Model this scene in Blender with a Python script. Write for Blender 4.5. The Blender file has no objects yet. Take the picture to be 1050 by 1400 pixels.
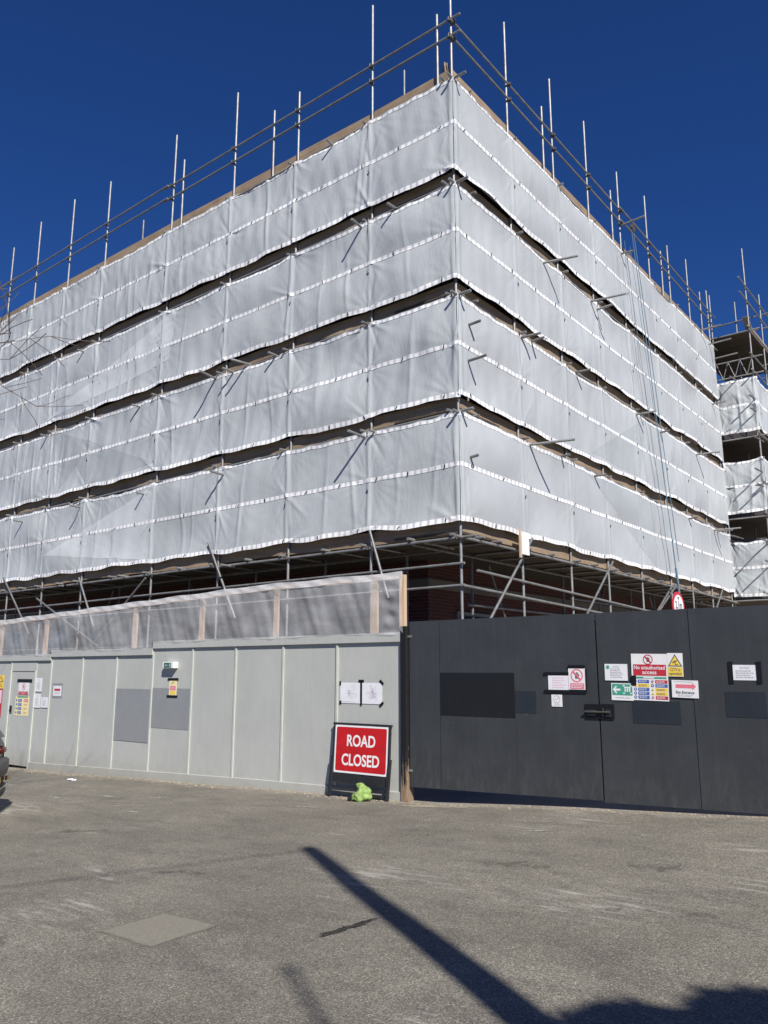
import bpy, math, random
import numpy as np
from mathutils import Vector, Matrix
random.seed(7)
SC = bpy.context.scene
COL = SC.collection
R = math.radians
PI = math.pi

# ------------------------------------------------------------------ materials
def new_mat(name):
    m = bpy.data.materials.new(name); m.use_nodes = True
    nt = m.node_tree
    return m, nt, nt.nodes['Principled BSDF'], nt.nodes['Material Output']

def N(nt, kind, **kw):
    n = nt.nodes.new(kind)
    for k, v in kw.items():
        if k in n.inputs: n.inputs[k].default_value = v
        else: setattr(n, k, v)
    return n

def ramp(nt, fac, stops):
    r = nt.nodes.new('ShaderNodeValToRGB')
    el = r.color_ramp.elements
    while len(el) < len(stops): el.new(0.5)
    for e, (p, c) in zip(el, stops):
        e.position = p; e.color = (*c, 1) if len(c) == 3 else c
    nt.links.new(fac, r.inputs['Fac'])
    return r.outputs['Color']

def mixc(nt, fac, a, b, mode='MIX'):
    n = nt.nodes.new('ShaderNodeMix'); n.data_type = 'RGBA'; n.blend_type = mode
    if isinstance(fac, (int, float)): n.inputs[0].default_value = fac
    else: nt.links.new(fac, n.inputs[0])
    for i, v in ((6, a), (7, b)):
        if isinstance(v, (tuple, list)): n.inputs[i].default_value = (*v, 1)
        else: nt.links.new(v, n.inputs[i])
    return n.outputs[2]

def noise(nt, vec, scale, detail=4, rough=0.55, stretch=None):
    if stretch:
        mp = nt.nodes.new('ShaderNodeMapping'); mp.inputs['Scale'].default_value = stretch
        nt.links.new(vec, mp.inputs['Vector']); vec = mp.outputs['Vector']
    n = N(nt, 'ShaderNodeTexNoise', Scale=scale, Detail=detail, Roughness=rough)
    nt.links.new(vec, n.inputs['Vector'])
    return n.outputs['Fac']

def coord(nt, which='Object'):
    return nt.nodes.new('ShaderNodeTexCoord').outputs[which]

def worldpos(nt):
    return nt.nodes.new('ShaderNodeNewGeometry').outputs['Position']

def bump(nt, p, height, strength=0.3, dist=0.01):
    b = N(nt, 'ShaderNodeBump', Strength=strength, Distance=dist)
    nt.links.new(height, b.inputs['Height']); nt.links.new(b.outputs['Normal'], p.inputs['Normal'])

def basic(name, col, rough=0.6, metal=0.0, var=0.12, scale=3.0, bumps=0.0, stretch=None, spec=0.5, dirt=None):
    m, nt, p, o = new_mat(name)
    v = worldpos(nt)
    f = noise(nt, v, scale, 5, 0.6, stretch)
    lo = tuple(max(0, c * (1 - var)) for c in col); hi = tuple(min(1, c * (1 + var)) for c in col)
    c = ramp(nt, f, [(0.3, lo), (0.7, hi)])
    if dirt:
        dcol, dscale, dlo, dhi = dirt
        g = noise(nt, v, dscale, 6, 0.7, stretch)
        mr = N(nt, 'ShaderNodeMapRange'); nt.links.new(g, mr.inputs[0])
        mr.inputs[1].default_value = dlo; mr.inputs[2].default_value = dhi
        c = mixc(nt, mr.outputs[0], c, dcol)
    nt.links.new(c, p.inputs['Base Color'])
    p.inputs['Roughness'].default_value = rough; p.inputs['Metallic'].default_value = metal
    p.inputs['Specular IOR Level'].default_value = spec
    if bumps:
        bump(nt, p, noise(nt, v, scale * 12, 4, 0.6, stretch), bumps, 0.006)
    return m

M = {}
def flat(name, col, rough=0.5, spec=0.4):
    if name not in M: M[name] = basic(name, col, rough, var=0.05, scale=6, spec=spec)
    return M[name]

M['galv'] = basic('galvanised_tube', (0.3, 0.305, 0.3), 0.5, 0.45, 0.2, 7, 0.0, dirt=((0.2, 0.17, 0.14), 4, 0.5, 0.75))
M['rusty'] = basic('weathered_tube', (0.2, 0.2, 0.2), 0.55, 0.5, 0.3, 9, 0.1)
M['coupler'] = basic('coupler_steel', (0.13, 0.12, 0.11), 0.55, 0.6, 0.4, 20, 0.2)
M['black'] = flat('black_tape', (0.008, 0.008, 0.009), 0.45)
M['white'] = flat('white_print', (0.78, 0.78, 0.78), 0.4)
M['paper'] = basic('white_paper', (0.76, 0.77, 0.8), 0.6, var=0.05, scale=7)
M['red'] = basic('red_reflective_face', (0.5, 0.012, 0.014), 0.4, var=0.12, scale=5, dirt=((0.42, 0.07, 0.05), 9, 0.6, 0.85))
M['signred'] = flat('sign_red', (0.5, 0.03, 0.05))
M['pink'] = flat('faded_red', (0.75, 0.18, 0.24))
M['palepink'] = flat('pale_pink_print', (0.8, 0.55, 0.66))
M['yellow'] = flat('sign_yellow', (0.85, 0.6, 0.08))
M['paleyellow'] = flat('faded_yellow', (0.82, 0.72, 0.38))
M['blue'] = flat('sign_blue', (0.05, 0.12, 0.38))
M['green'] = flat('sign_green', (0.06, 0.33, 0.23))
M['ink'] = flat('grey_print', (0.42, 0.42, 0.44))
M['inkdark'] = flat('dark_print', (0.12, 0.12, 0.13))

def wood_mat(name, base, dark, grain_axis='x', rough=0.75):
    m, nt, p, o = new_mat(name)
    v = worldpos(nt)
    st = {'x': (0.8, 30, 30), 'z': (30, 30, 0.8), 'y': (30, 0.8, 30), 'any': (6, 6, 6)}[grain_axis]
    f = noise(nt, v, 1.0, 6, 0.65, st)
    g = noise(nt, v, 1.6, 3, 0.5)
    c = ramp(nt, f, [(0.3, dark), (0.65, base)])
    c = mixc(nt, mixfac(nt, g, 0.45, 0.75, 0.5), c, tuple(0.6 * x for x in dark))
    nt.links.new(c, p.inputs['Base Color']); p.inputs['Roughness'].default_value = rough
    bump(nt, p, f, 0.3, 0.004)
    return m
def mixfac(nt, f, lo, hi, top=1.0):
    mr = N(nt, 'ShaderNodeMapRange'); nt.links.new(f, mr.inputs[0])
    mr.inputs[1].default_value = lo; mr.inputs[2].default_value = hi; mr.inputs[4].default_value = top
    return mr.outputs[0]
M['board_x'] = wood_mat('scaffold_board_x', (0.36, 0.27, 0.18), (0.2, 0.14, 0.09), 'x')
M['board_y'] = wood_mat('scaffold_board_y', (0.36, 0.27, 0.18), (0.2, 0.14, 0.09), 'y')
M['deck_x'] = wood_mat('dirty_shaded_deck_x', (0.1, 0.077, 0.054), (0.045, 0.034, 0.026), 'x')  # dirty boards, darkened further for the shade under the lifts
M['deck_y'] = wood_mat('dirty_shaded_deck_y', (0.1, 0.077, 0.054), (0.045, 0.034, 0.026), 'y')
M['timber'] = wood_mat('sawn_timber', (0.62, 0.45, 0.31), (0.5, 0.35, 0.23), 'z')
M['timber_x'] = wood_mat('sawn_timber_rail', (0.58, 0.45, 0.34), (0.45, 0.33, 0.23), 'x')

def hoarding_mat():
    m, nt, p, o = new_mat('grey_green_hoarding_paint')
    v = worldpos(nt)
    f = noise(nt, v, 1.2, 5, 0.6)
    c = ramp(nt, f, [(0.3, (0.418, 0.43, 0.405)), (0.7, (0.472, 0.482, 0.452))])
    s = noise(nt, v, 1.0, 6, 0.7, (14, 14, 0.7))
    c = mixc(nt, mixfac(nt, s, 0.52, 0.8, 0.35), c, (0.36, 0.385, 0.35))
    # splash-back dirt close to the ground
    sep = nt.nodes.new('ShaderNodeSeparateXYZ'); nt.links.new(v, sep.inputs[0])
    n2 = noise(nt, v, 5, 5, 0.7)
    ad = N(nt, 'ShaderNodeMath', operation='MULTIPLY_ADD'); nt.links.new(n2, ad.inputs[0]); ad.inputs[1].default_value = -0.5
    nt.links.new(sep.outputs[2], ad.inputs[2])
    mr = N(nt, 'ShaderNodeMapRange'); nt.links.new(ad.outputs[0], mr.inputs[0])
    mr.inputs[1].default_value = -0.55; mr.inputs[2].default_value = -0.1; mr.inputs[3].default_value = 0.6; mr.inputs[4].default_value = 0
    c = mixc(nt, mr.outputs[0], c, (0.3, 0.28, 0.22))
    sp = noise(nt, v, 26, 3, 0.6)
    c = mixc(nt, mixfac(nt, sp, 0.7, 0.76, 0.5), c, (0.24, 0.25, 0.24))
    nt.links.new(c, p.inputs['Base Color']); p.inputs['Roughness'].default_value = 0.55
    bump(nt, p, noise(nt, v, 1.0, 4, 0.6, (3, 3, 1.2)), 0.25, 0.03)
    return m
M['hoard'] = hoarding_mat()
M['hoardedge'] = basic('hoarding_batten_paint', (0.51, 0.535, 0.485), 0.5, var=0.06, scale=4)
M['greypatch'] = basic('grey_overpaint', (0.26, 0.272, 0.28), 0.55, var=0.05, scale=3)

def gate_mat(name, col, scuff=True):
    m, nt, p, o = new_mat(name)
    v = worldpos(nt)
    f = noise(nt, v, 1.6, 5, 0.6)
    c = ramp(nt, f, [(0.3, tuple(0.85 * x for x in col)), (0.7, tuple(1.15 * x for x in col))])
    s = noise(nt, v, 1.0, 6, 0.7, (11, 11, 0.5))
    c = mixc(nt, mixfac(nt, s, 0.5, 0.85, 0.35), c, tuple(1.7 * x for x in col))
    if scuff:
        a = noise(nt, v, 1.0, 8, 0.75, (3, 3, 9))
        b = noise(nt, v, 28, 3, 0.6)
        mu = N(nt, 'ShaderNodeMath', operation='MULTIPLY'); nt.links.new(a, mu.inputs[0]); nt.links.new(b, mu.inputs[1])
        c = mixc(nt, mixfac(nt, mu.outputs[0], 0.38, 0.44, 0.4), c, (0.15, 0.15, 0.145))
        sz = nt.nodes.new('ShaderNodeSeparateXYZ'); nt.links.new(v, sz.inputs[0])
        lowz = mixfac(nt, sz.outputs[2], 1.1, 0.3, 1.0)
        dn = noise(nt, v, 1.0, 9, 0.8, (7, 7, 2.5))
        m3 = N(nt, 'ShaderNodeMath', operation='MULTIPLY'); nt.links.new(lowz, m3.inputs[0]); nt.links.new(mixfac(nt, dn, 0.48, 0.72, 0.5), m3.inputs[1])
        c = mixc(nt, m3.outputs[0], c, (0.12, 0.117, 0.108))
        sp = N(nt, 'ShaderNodeTexVoronoi', Scale=3.1); nt.links.new(v, sp.inputs['Vector'])
        c = mixc(nt, mixfac(nt, sp.outputs['Distance'], 0.022, 0.012, 0.8), c, (0.35, 0.34, 0.32))
    nt.links.new(c, p.inputs['Base Color']); p.inputs['Roughness'].default_value = 0.5
    bump(nt, p, noise(nt, v, 1.0, 4, 0.6, (6, 6, 1.0)), 0.2, 0.02)
    return m
M['gate'] = gate_mat('charcoal_gate_paint', (0.04, 0.044, 0.048))
M['gatedark'] = gate_mat('black_overpaint', (0.0085, 0.0095, 0.0115), False)
M['gateblue'] = gate_mat('blue_black_overpaint', (0.02, 0.026, 0.034), False)

def post_mat():
    m, nt, p, o = new_mat('worn_black_post')
    v = worldpos(nt)
    sep = nt.nodes.new('ShaderNodeSeparateXYZ'); nt.links.new(v, sep.inputs[0])
    n = noise(nt, v, 1.0, 8, 0.75, (22, 22, 3.0))
    z = mixfac(nt, sep.outputs[2], 1.1, 0.1, 0.3)
    ad = N(nt, 'ShaderNodeMath', operation='ADD'); nt.links.new(n, ad.inputs[0]); nt.links.new(z, ad.inputs[1])
    c = mixc(nt, mixfac(nt, ad.outputs[0], 0.66, 0.76), (0.008, 0.008, 0.008), (0.27, 0.19, 0.12))
    nt.links.new(c, p.inputs['Base Color']); p.inputs['Roughness'].default_value = 0.55
    bump(nt, p, n, 0.5, 0.01)
    return m
M['post'] = post_mat()

def asphalt_mat():
    m, nt, p, o = new_mat('worn_asphalt')
    v = worldpos(nt)
    big = noise(nt, v, 0.55, 4, 0.6)
    c = ramp(nt, big, [(0.3, (0.16, 0.149, 0.124)), (0.7, (0.236, 0.22, 0.184))])
    mid = noise(nt, v, 3.2, 6, 0.7)
    c = mixc(nt, mixfac(nt, mid, 0.5, 0.8, 0.5), c, (0.28, 0.262, 0.222))
    mid2 = noise(nt, v, 1.3, 5, 0.7, (1, 2.2, 1))
    c = mixc(nt, mixfac(nt, mid2, 0.48, 0.72, 0.7), c, (0.12, 0.113, 0.1))
    # aggregate
    vo = N(nt, 'ShaderNodeTexVoronoi', Scale=110); nt.links.new(v, vo.inputs['Vector'])
    sepc = nt.nodes.new('ShaderNodeSeparateColor'); nt.links.new(vo.outputs['Color'], sepc.inputs[0])
    agg = ramp(nt, sepc.outputs[0], [(0.0, (0.55, 0.55, 0.55)), (0.55, (0.94, 0.94, 0.94)), (0.93, (1.38, 1.36, 1.31)), (1.0, (2.0, 1.97, 1.86))])
    c = mixc(nt, 1.0, c, agg, 'MULTIPLY')
    fn = noise(nt, v, 38, 3, 0.6)
    c = mixc(nt, mixfac(nt, fn, 0.6, 0.8, 0.4), c, (0.075, 0.07, 0.063))
    # pale dust and scraped white streaks
    st = noise(nt, v, 1.0, 7, 0.75, (1.5, 9, 1))
    st2 = noise(nt, v, 0.5, 2, 0.5)
    mu = N(nt, 'ShaderNodeMath', operation='MULTIPLY'); nt.links.new(st, mu.inputs[0]); nt.links.new(st2, mu.inputs[1])
    c = mixc(nt, mixfac(nt, mu.outputs[0], 0.33, 0.42, 0.6), c, (0.46, 0.435, 0.39))
    # dust along the foot of the hoarding
    sep = nt.nodes.new('ShaderNodeSeparateXYZ'); nt.links.new(v, sep.inputs[0])
    n3 = noise(nt, v, 2.4, 6, 0.75)
    ad = N(nt, 'ShaderNodeMath', operation='MULTIPLY_ADD'); nt.links.new(n3, ad.inputs[0]); ad.inputs[1].default_value = 1.5
    nt.links.new(sep.outputs[1], ad.inputs[2])
    c = mixc(nt, mixfac(nt, ad.outputs[0], -0.62, -0.1, 0.75), c, (0.36, 0.32, 0.26))
    nt.links.new(c, p.inputs['Base Color']); p.inputs['Roughness'].default_value = 0.9
    p.inputs['Specular IOR Level'].default_value = 0.25
    hh = N(nt, 'ShaderNodeMath', operation='ADD'); nt.links.new(vo.outputs['Distance'], hh.inputs[0]); nt.links.new(fn, hh.inputs[1])
    bump(nt, p, hh.outputs[0], 0.4, 0.006)
    return m
M['asphalt'] = asphalt_mat()
def soft_mat(name, col, dark, amount, edge=3.0, nscale=9.0, rough=0.9):
    m, nt, p, o = new_mat(name)
    v = worldpos(nt); uv = coord(nt, 'UV')
    sp = nt.nodes.new('ShaderNodeSeparateXYZ'); nt.links.new(uv, sp.inputs[0])
    c = ramp(nt, noise(nt, v, 45, 4, 0.65), [(0.3, dark), (0.7, col)])
    nt.links.new(c, p.inputs['Base Color']); p.inputs['Roughness'].default_value = rough
    n_ = noise(nt, v, nscale, 6, 0.7)
    a = N(nt, 'ShaderNodeMath', operation='MULTIPLY_ADD'); nt.links.new(sp.outputs[0], a.inputs[0]); a.inputs[1].default_value = edge
    b = N(nt, 'ShaderNodeMath', operation='MULTIPLY_ADD'); nt.links.new(n_, b.inputs[0]); b.inputs[1].default_value = 4.0; b.inputs[2].default_value = -2.0 + amount
    nt.links.new(b.outputs[0], a.inputs[2]); a.use_clamp = True
    t = nt.nodes.new('ShaderNodeBsdfTransparent'); mx = nt.nodes.new('ShaderNodeMixShader')
    mm = N(nt, 'ShaderNodeMath', operation='MULTIPLY'); nt.links.new(a.outputs[0], mm.inputs[0])
    fa = N(nt, 'ShaderNodeMath', operation='MULTIPLY', use_clamp=True); nt.links.new(sp.outputs[0], fa.inputs[0]); fa.inputs[1].default_value = 6.0
    nt.links.new(fa.outputs[0], mm.inputs[1])
    nt.links.new(mm.outputs[0], mx.inputs[0]); nt.links.new(t.outputs[0], mx.inputs[1]); nt.links.new(p.outputs[0], mx.inputs[2]); nt.links.new(mx.outputs[0], o.inputs['Surface'])
    return m
M['patch'] = soft_mat('pale_repair_patch', (0.265, 0.245, 0.193), (0.18, 0.167, 0.135), 0.75, 5.0, 5)
M['stain'] = soft_mat('dark_oil_stain', (0.03, 0.027, 0.024), (0.05, 0.045, 0.04), -0.1, 2.0, 11)
M['dust'] = soft_mat('pale_sand_dust', (0.5, 0.44, 0.32), (0.36, 0.31, 0.22), -0.2, 1.5, 6)
M['wear'] = soft_mat('dark_tyre_wear', (0.15, 0.139, 0.12), (0.115, 0.107, 0.092), -0.7, 1.0, 4)
M['scrape'] = soft_mat('white_scrape', (0.6, 0.58, 0.53), (0.45, 0.43, 0.39), -0.5, 1.3, 14)

def brick_mat():
    m, nt, p, o = new_mat('dark_red_brick')
    v = worldpos(nt)
    sep = nt.nodes.new('ShaderNodeSeparateXYZ'); nt.links.new(v, sep.inputs[0])
    s = N(nt, 'ShaderNodeMath', operation='ADD'); nt.links.new(sep.outputs[0], s.inputs[0]); nt.links.new(sep.outputs[1], s.inputs[1])
    cb = nt.nodes.new('ShaderNodeCombineXYZ'); nt.links.new(s.outputs[0], cb.inputs[0]); nt.links.new(sep.outputs[2], cb.inputs[1])
    b = N(nt, 'ShaderNodeTexBrick', Scale=1.0)
    b.inputs['Brick Width'].default_value = 0.225; b.inputs['Row Height'].default_value = 0.075; b.inputs['Mortar Size'].default_value = 0.006
    b.inputs['Color1'].default_value = (0.1, 0.022, 0.016, 1); b.inputs['Color2'].default_value = (0.06, 0.014, 0.012, 1); b.inputs['Mortar'].default_value = (0.1, 0.08, 0.07, 1)
    nt.links.new(cb.outputs[0], b.inputs['Vector'])
    nt.links.new(b.outputs['Color'], p.inputs['Base Color']); p.inputs['Roughness'].default_value = 0.85
    return m
M['brick'] = brick_mat()
M['darkwall'] = basic('shade_dark_wall', (0.035, 0.028, 0.024), 0.9)  # near-black puts the shade behind the sheets into the wall colour
M['stone'] = basic('sooty_stone', (0.16, 0.145, 0.125), 0.8, var=0.15, scale=2)
M['glass'] = basic('dark_window_glass', (0.02, 0.022, 0.025), 0.08, var=0.1)
M['frame'] = basic('grey_window_frame', (0.2, 0.2, 0.2), 0.5)

def fabric_mat(name, col, trans=0.3, strip=False, crinkle=0.19):
    m, nt, p, o = new_mat(name)
    uv = coord(nt, 'UV'); v = worldpos(nt)
    f = noise(nt, v, 0.55, 3, 0.55)
    c = ramp(nt, f, [(0.3, tuple(0.89 * x for x in col)), (0.7, tuple(1.06 * x for x in col))])
    if strip:
        w = N(nt, 'ShaderNodeTexWave', Scale=2.05, Distortion=1.2); w.inputs['Detail'].default_value = 2
        w.inputs['Detail Scale'].default_value = 1.5
        nt.links.new(uv, w.inputs['Vector'])
        c = mixc(nt, mixfac(nt, w.outputs['Fac'], 0.35, 0.2, 0.8), c, (0.5, 0.51, 0.53))
    dd = noise(nt, v, 2.2, 6, 0.7, (1, 1, 0.35))
    c = mixc(nt, mixfac(nt, dd, 0.58, 0.85, 0.3), c, tuple(0.72 * x for x in col))
    nt.links.new(c, p.inputs['Base Color']); p.inputs['Roughness'].default_value = 0.42
    p.inputs['Specular IOR Level'].default_value = 0.2
    # fine crinkle of the woven film: mostly upright little folds
    n1 = noise(nt, uv, 1.0, 4, 0.6, (7, 4.0, 1))
    n2 = noise(nt, uv, 1.0, 3, 0.5, (5, 6, 1))
    wv = N(nt, 'ShaderNodeTexWave', Scale=2.0, Distortion=11.0); wv.inputs['Detail'].default_value = 3
    mp = nt.nodes.new('ShaderNodeMapping'); mp.inputs['Scale'].default_value = (2.2, 0.8, 1); mp.inputs['Rotation'].default_value = (0, 0, 0.45)
    nt.links.new(uv, mp.inputs['Vector']); nt.links.new(mp.outputs[0], wv.inputs['Vector'])
    a = N(nt, 'ShaderNodeMath', operation='ADD'); nt.links.new(n1, a.inputs[0]); nt.links.new(n2, a.inputs[1])
    a2 = N(nt, 'ShaderNodeMath', operation='MULTIPLY_ADD'); nt.links.new(wv.outputs['Fac'], a2.inputs[0]); a2.inputs[1].default_value = 0.22
    nt.links.new(a.outputs[0], a2.inputs[2])
    bump(nt, p, a2.outputs[0], crinkle, 0.016)
    tr = nt.nodes.new('ShaderNodeBsdfTranslucent'); nt.links.new(c, tr.inputs['Color'])
    mx = nt.nodes.new('ShaderNodeMixShader'); mx.inputs[0].default_value = trans
    nt.links.new(p.outputs[0], mx.inputs[1]); nt.links.new(tr.outputs[0], mx.inputs[2]); nt.links.new(mx.outputs[0], o.inputs['Surface'])
    return m
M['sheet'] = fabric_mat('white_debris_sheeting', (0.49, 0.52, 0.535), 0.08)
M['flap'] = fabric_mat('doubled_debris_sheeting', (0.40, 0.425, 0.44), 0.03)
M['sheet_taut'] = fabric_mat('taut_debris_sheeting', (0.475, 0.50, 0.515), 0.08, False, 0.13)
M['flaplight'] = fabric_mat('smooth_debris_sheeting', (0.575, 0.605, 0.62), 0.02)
M['strip'] = fabric_mat('white_reinforced_strip', (0.92, 0.92, 0.92), 0.05, True)

def plastic_mat(name='clear_polythene', lo=.27, hi=.43):
    m, nt, p, o = new_mat(name)
    v = worldpos(nt)
    p.inputs['Base Color'].default_value = (0.78, 0.785, 0.79, 1); p.inputs['Roughness'].default_value = 0.14
    n1 = noise(nt, v, 1.0, 3, 0.5, (1.6, 1.6, 4)); n2 = noise(nt, v, 1.0, 5, 0.6, (9, 9, 6))
    a = N(nt, 'ShaderNodeMath', operation='ADD'); nt.links.new(n1, a.inputs[0]); nt.links.new(n2, a.inputs[1])
    bump(nt, p, a.outputs[0], 0.32, 0.03)
    t = nt.nodes.new('ShaderNodeBsdfTransparent')
    mx = nt.nodes.new('ShaderNodeMixShader')
    mr = N(nt, 'ShaderNodeMapRange'); nt.links.new(n1, mr.inputs[0])
    mr.inputs[1].default_value = 0.3; mr.inputs[2].default_value = 0.75; mr.inputs[3].default_value = lo; mr.inputs[4].default_value = hi
    nt.links.new(mr.outputs[0], mx.inputs[0]); nt.links.new(t.outputs[0], mx.inputs[1]); nt.links.new(p.outputs[0], mx.inputs[2])
    nt.links.new(mx.outputs[0], o.inputs['Surface'])
    return m
M['poly'] = plastic_mat()
M['polyhem'] = plastic_mat('folded_polythene', .45, .8)
M['rope'] = flat('pale_blue_rope', (0.11, 0.19, 0.25), 0.8)
M['bagg'] = basic('lime_green_bag', (0.24, 0.36, 0.1), 0.6, var=0.35, scale=9, bumps=0.9)
M['bark'] = basic('brown_bark', (0.13, 0.1, 0.085), 0.85, var=0.35, scale=8, bumps=0.5)
M['twig'] = basic('twig_bark', (0.11, 0.085, 0.078), 0.8, var=0.3, scale=20)
M['leafd'] = basic('evergreen_leaf', (0.035, 0.06, 0.025), 0.6, var=0.5, scale=3)
M['polewood'] = wood_mat('creosoted_pole', (0.16, 0.11, 0.07), (0.09, 0.06, 0.04), 'z')
M['steel'] = basic('painted_steel', (0.18, 0.19, 0.19), 0.45, 0.4)
M['frameblk'] = basic('black_plastic_frame', (0.02, 0.021, 0.023), 0.5, var=0.3, scale=12)
M['carpaint'] = basic('dark_grey_car_paint', (0.035, 0.036, 0.038), 0.22, 0.5, 0.08, 2)
M['cartrim'] = basic('black_car_trim', (0.012, 0.012, 0.013), 0.5, var=0.2)
M['carbump'] = basic('grey_bumper_trim', (0.06, 0.06, 0.062), 0.5, var=0.1)
M['tyre'] = basic('rubber_tyre', (0.015, 0.015, 0.015), 0.8)
M['chrome'] = basic('chrome_strip', (0.7, 0.7, 0.7), 0.15, 0.95)
M['lampred'] = flat('red_lamp_lens', (0.1, 0.012, 0.01), 0.15)
M['amber'] = flat('amber_reflector', (0.35, 0.12, 0.02), 0.2)
M['plate'] = flat('yellow_plate', (0.8, 0.6, 0.05), 0.35)

# ------------------------------------------------------------------ mesh helpers
class MB:
    def __init__(s): s.v = []; s.f = []; s.uv = None
    def add(s, vs, fs):
        b = len(s.v); s.v += [tuple(v) for v in vs]; s.f += [tuple(b + i for i in f) for f in fs]; return s
    def box(s, x0, x1, y0, y1, z0, z1):
        return s.add([(x0,y0,z0),(x1,y0,z0),(x1,y1,z0),(x0,y1,z0),(x0,y0,z1),(x1,y0,z1),(x1,y1,z1),(x0,y1,z1)],
                     [(0,3,2,1),(4,5,6,7),(0,1,5,4),(1,2,6,5),(2,3,7,6),(3,0,4,7)])
    def bar(s, p, q, w, h):
        p, q = Vector(p), Vector(q); d = (q - p).normalized()
        u = d.cross(Vector((0,0,1)));  u = Vector((1,0,0)) if u.length < 1e-4 else u.normalized()
        n = u.cross(d)
        vs = [e + u*a*w/2 + n*b*h/2 for e in (p, q) for a, b in ((-1,-1),(1,-1),(1,1),(-1,1))]
        return s.add(vs, [(0,1,2,3),(7,6,5,4),(0,4,5,1),(1,5,6,2),(2,6,7,3),(3,7,4,0)])
    def tube(s, p, q, r, r2=None, n=10, caps=True):
        p, q = Vector(p), Vector(q); d = (q - p).normalized(); r2 = r if r2 is None else r2
        u = d.orthogonal().normalized(); w = d.cross(u)
        vs = []
        for e, rr in ((p, r), (q, r2)):
            for i in range(n):
                a = 2*PI*i/n; vs.append(e + (u*math.cos(a) + w*math.sin(a))*rr)
        fs = [(i, (i+1) % n, n + (i+1) % n, n + i) for i in range(n)]
        if caps: fs += [tuple(reversed(range(n))), tuple(range(n, 2*n))]
        return s.add(vs, fs)
    def path(s, pts, r, n=8):
        for a, b in zip(pts[:-1], pts[1:]): s.tube(a, b, r, n=n)
        return s
    def poly(s, pts, y=0.0):                    # flat polygon in x,z facing -Y
        return s.add([(a, y, b) for a, b in pts], [tuple(range(len(pts)))])
    def prism(s, pts, y0, y1):                  # x,z outline between y0 (front) and y1
        n = len(pts)
        vs = [(a, y0, b) for a, b in pts] + [(a, y1, b) for a, b in pts]
        return s.add(vs, [tuple(range(n)), tuple(reversed(range(n, 2*n)))] + [((i+1) % n, i, n+i, n+(i+1) % n) for i in range(n)])
    def mesh(s, name, mat, smooth=False):
        me = bpy.data.meshes.new(name); me.from_pydata([tuple(v) for v in s.v], [], s.f); me.update()
        if mat: me.materials.append(mat)
        if smooth: me.polygons.foreach_set('use_smooth', [True]*len(me.polygons))
        return me
    def build(s, name, mat, parent=None, loc=None, smooth=False, bevel=0):
        return link(name, s.mesh(name, mat, smooth), parent, loc, bevel)

def link(name, me, parent=None, loc=None, bevel=0):
    o = bpy.data.objects.new(name, me); COL.objects.link(o)
    if parent: o.parent = parent
    if loc: o.location = loc
    if bevel:
        b = o.modifiers.new('bevel', 'BEVEL'); b.width = bevel; b.segments = 2; b.limit_method = 'ANGLE'
    return o

def smooth_angle(o):
    o.data.polygons.foreach_set('use_smooth', [True]*len(o.data.polygons))
    m = o.data
    try: m.set_sharp_from_angle(angle=R(40))
    except Exception: pass
    return o

def tag(o, label=None, cat=None, group=None, kind=None):
    if label: o['label'] = label
    if cat: o['category'] = cat
    if group: o['group'] = group
    if kind: o['kind'] = kind
    return o
def thing(name, label, cat, loc=(0,0,0), rz=0, group=None):
    o = bpy.data.objects.new(name, None); COL.objects.link(o); o.empty_display_size = 0.2
    o.location = loc; o.rotation_euler = (0, 0, rz)
    return tag(o, label, cat, group)

def tubes(name, mat, parent, p, q, r=0.027, n=10):
    return smooth_angle(MB().tube(p, q, r, n=n).build(name, mat, parent))

def text_mesh(body, size, mat, bold=0.0, spacing=1.0):
    cu = bpy.data.curves.new('t', 'FONT'); cu.body = body; cu.size = size; cu.align_x = 'CENTER'; cu.align_y = 'CENTER'
    cu.offset = bold; cu.space_character = spacing; cu.resolution_u = 4; cu.space_line = 0.95
    ob = bpy.data.objects.new('t', cu); COL.objects.link(ob)
    dg = bpy.context.evaluated_depsgraph_get()
    me = bpy.data.meshes.new_from_object(ob.evaluated_get(dg))
    bpy.data.objects.remove(ob); bpy.data.curves.remove(cu)
    for v in me.vertices: v.co = (v.co.x, 0, v.co.y)
    me.materials.clear(); me.materials.append(mat)
    return me
def lettering(parent, body, x, z, size, mat, y, bold=0.0, width=None, spacing=1.0):
    me = text_mesh(body, size, mat, bold, spacing)
    if width:
        xs = [v.co.x for v in me.vertices]; k = width / (max(xs) - min(xs))
        for v in me.vertices: v.co.x *= k
    me.name = 'lettering'
    return link('lettering', me, parent, (x, y, z))

def gz(x):                                        # the yard falls gently to the left
    x = max(-24, min(16, x)); return 0.032 * x

# ------------------------------------------------------------------ camera, light, sky
F, PX, PY = 1088.0, 1050, 1400
pitch = math.atan(217 / F); yaw = R(38.4)
fw = Vector((-math.sin(yaw), math.cos(yaw), 0)); rt = Vector((math.cos(yaw), math.sin(yaw), 0))
f3 = fw*math.cos(pitch) + Vector((0,0,math.sin(pitch))); u3 = rt.cross(f3)
cam = bpy.data.cameras.new('camera'); cam.sensor_fit = 'VERTICAL'; cam.sensor_height = 36; cam.lens = F / PY * 36
cam.clip_start = 0.05; cam.clip_end = 2000
co = bpy.data.objects.new('camera', cam); COL.objects.link(co)
mw = Matrix((rt, u3, -f3)).transposed().to_4x4(); mw.translation = (7.46, -11.57, 2.0)
co.matrix_world = mw; SC.camera = co

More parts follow.
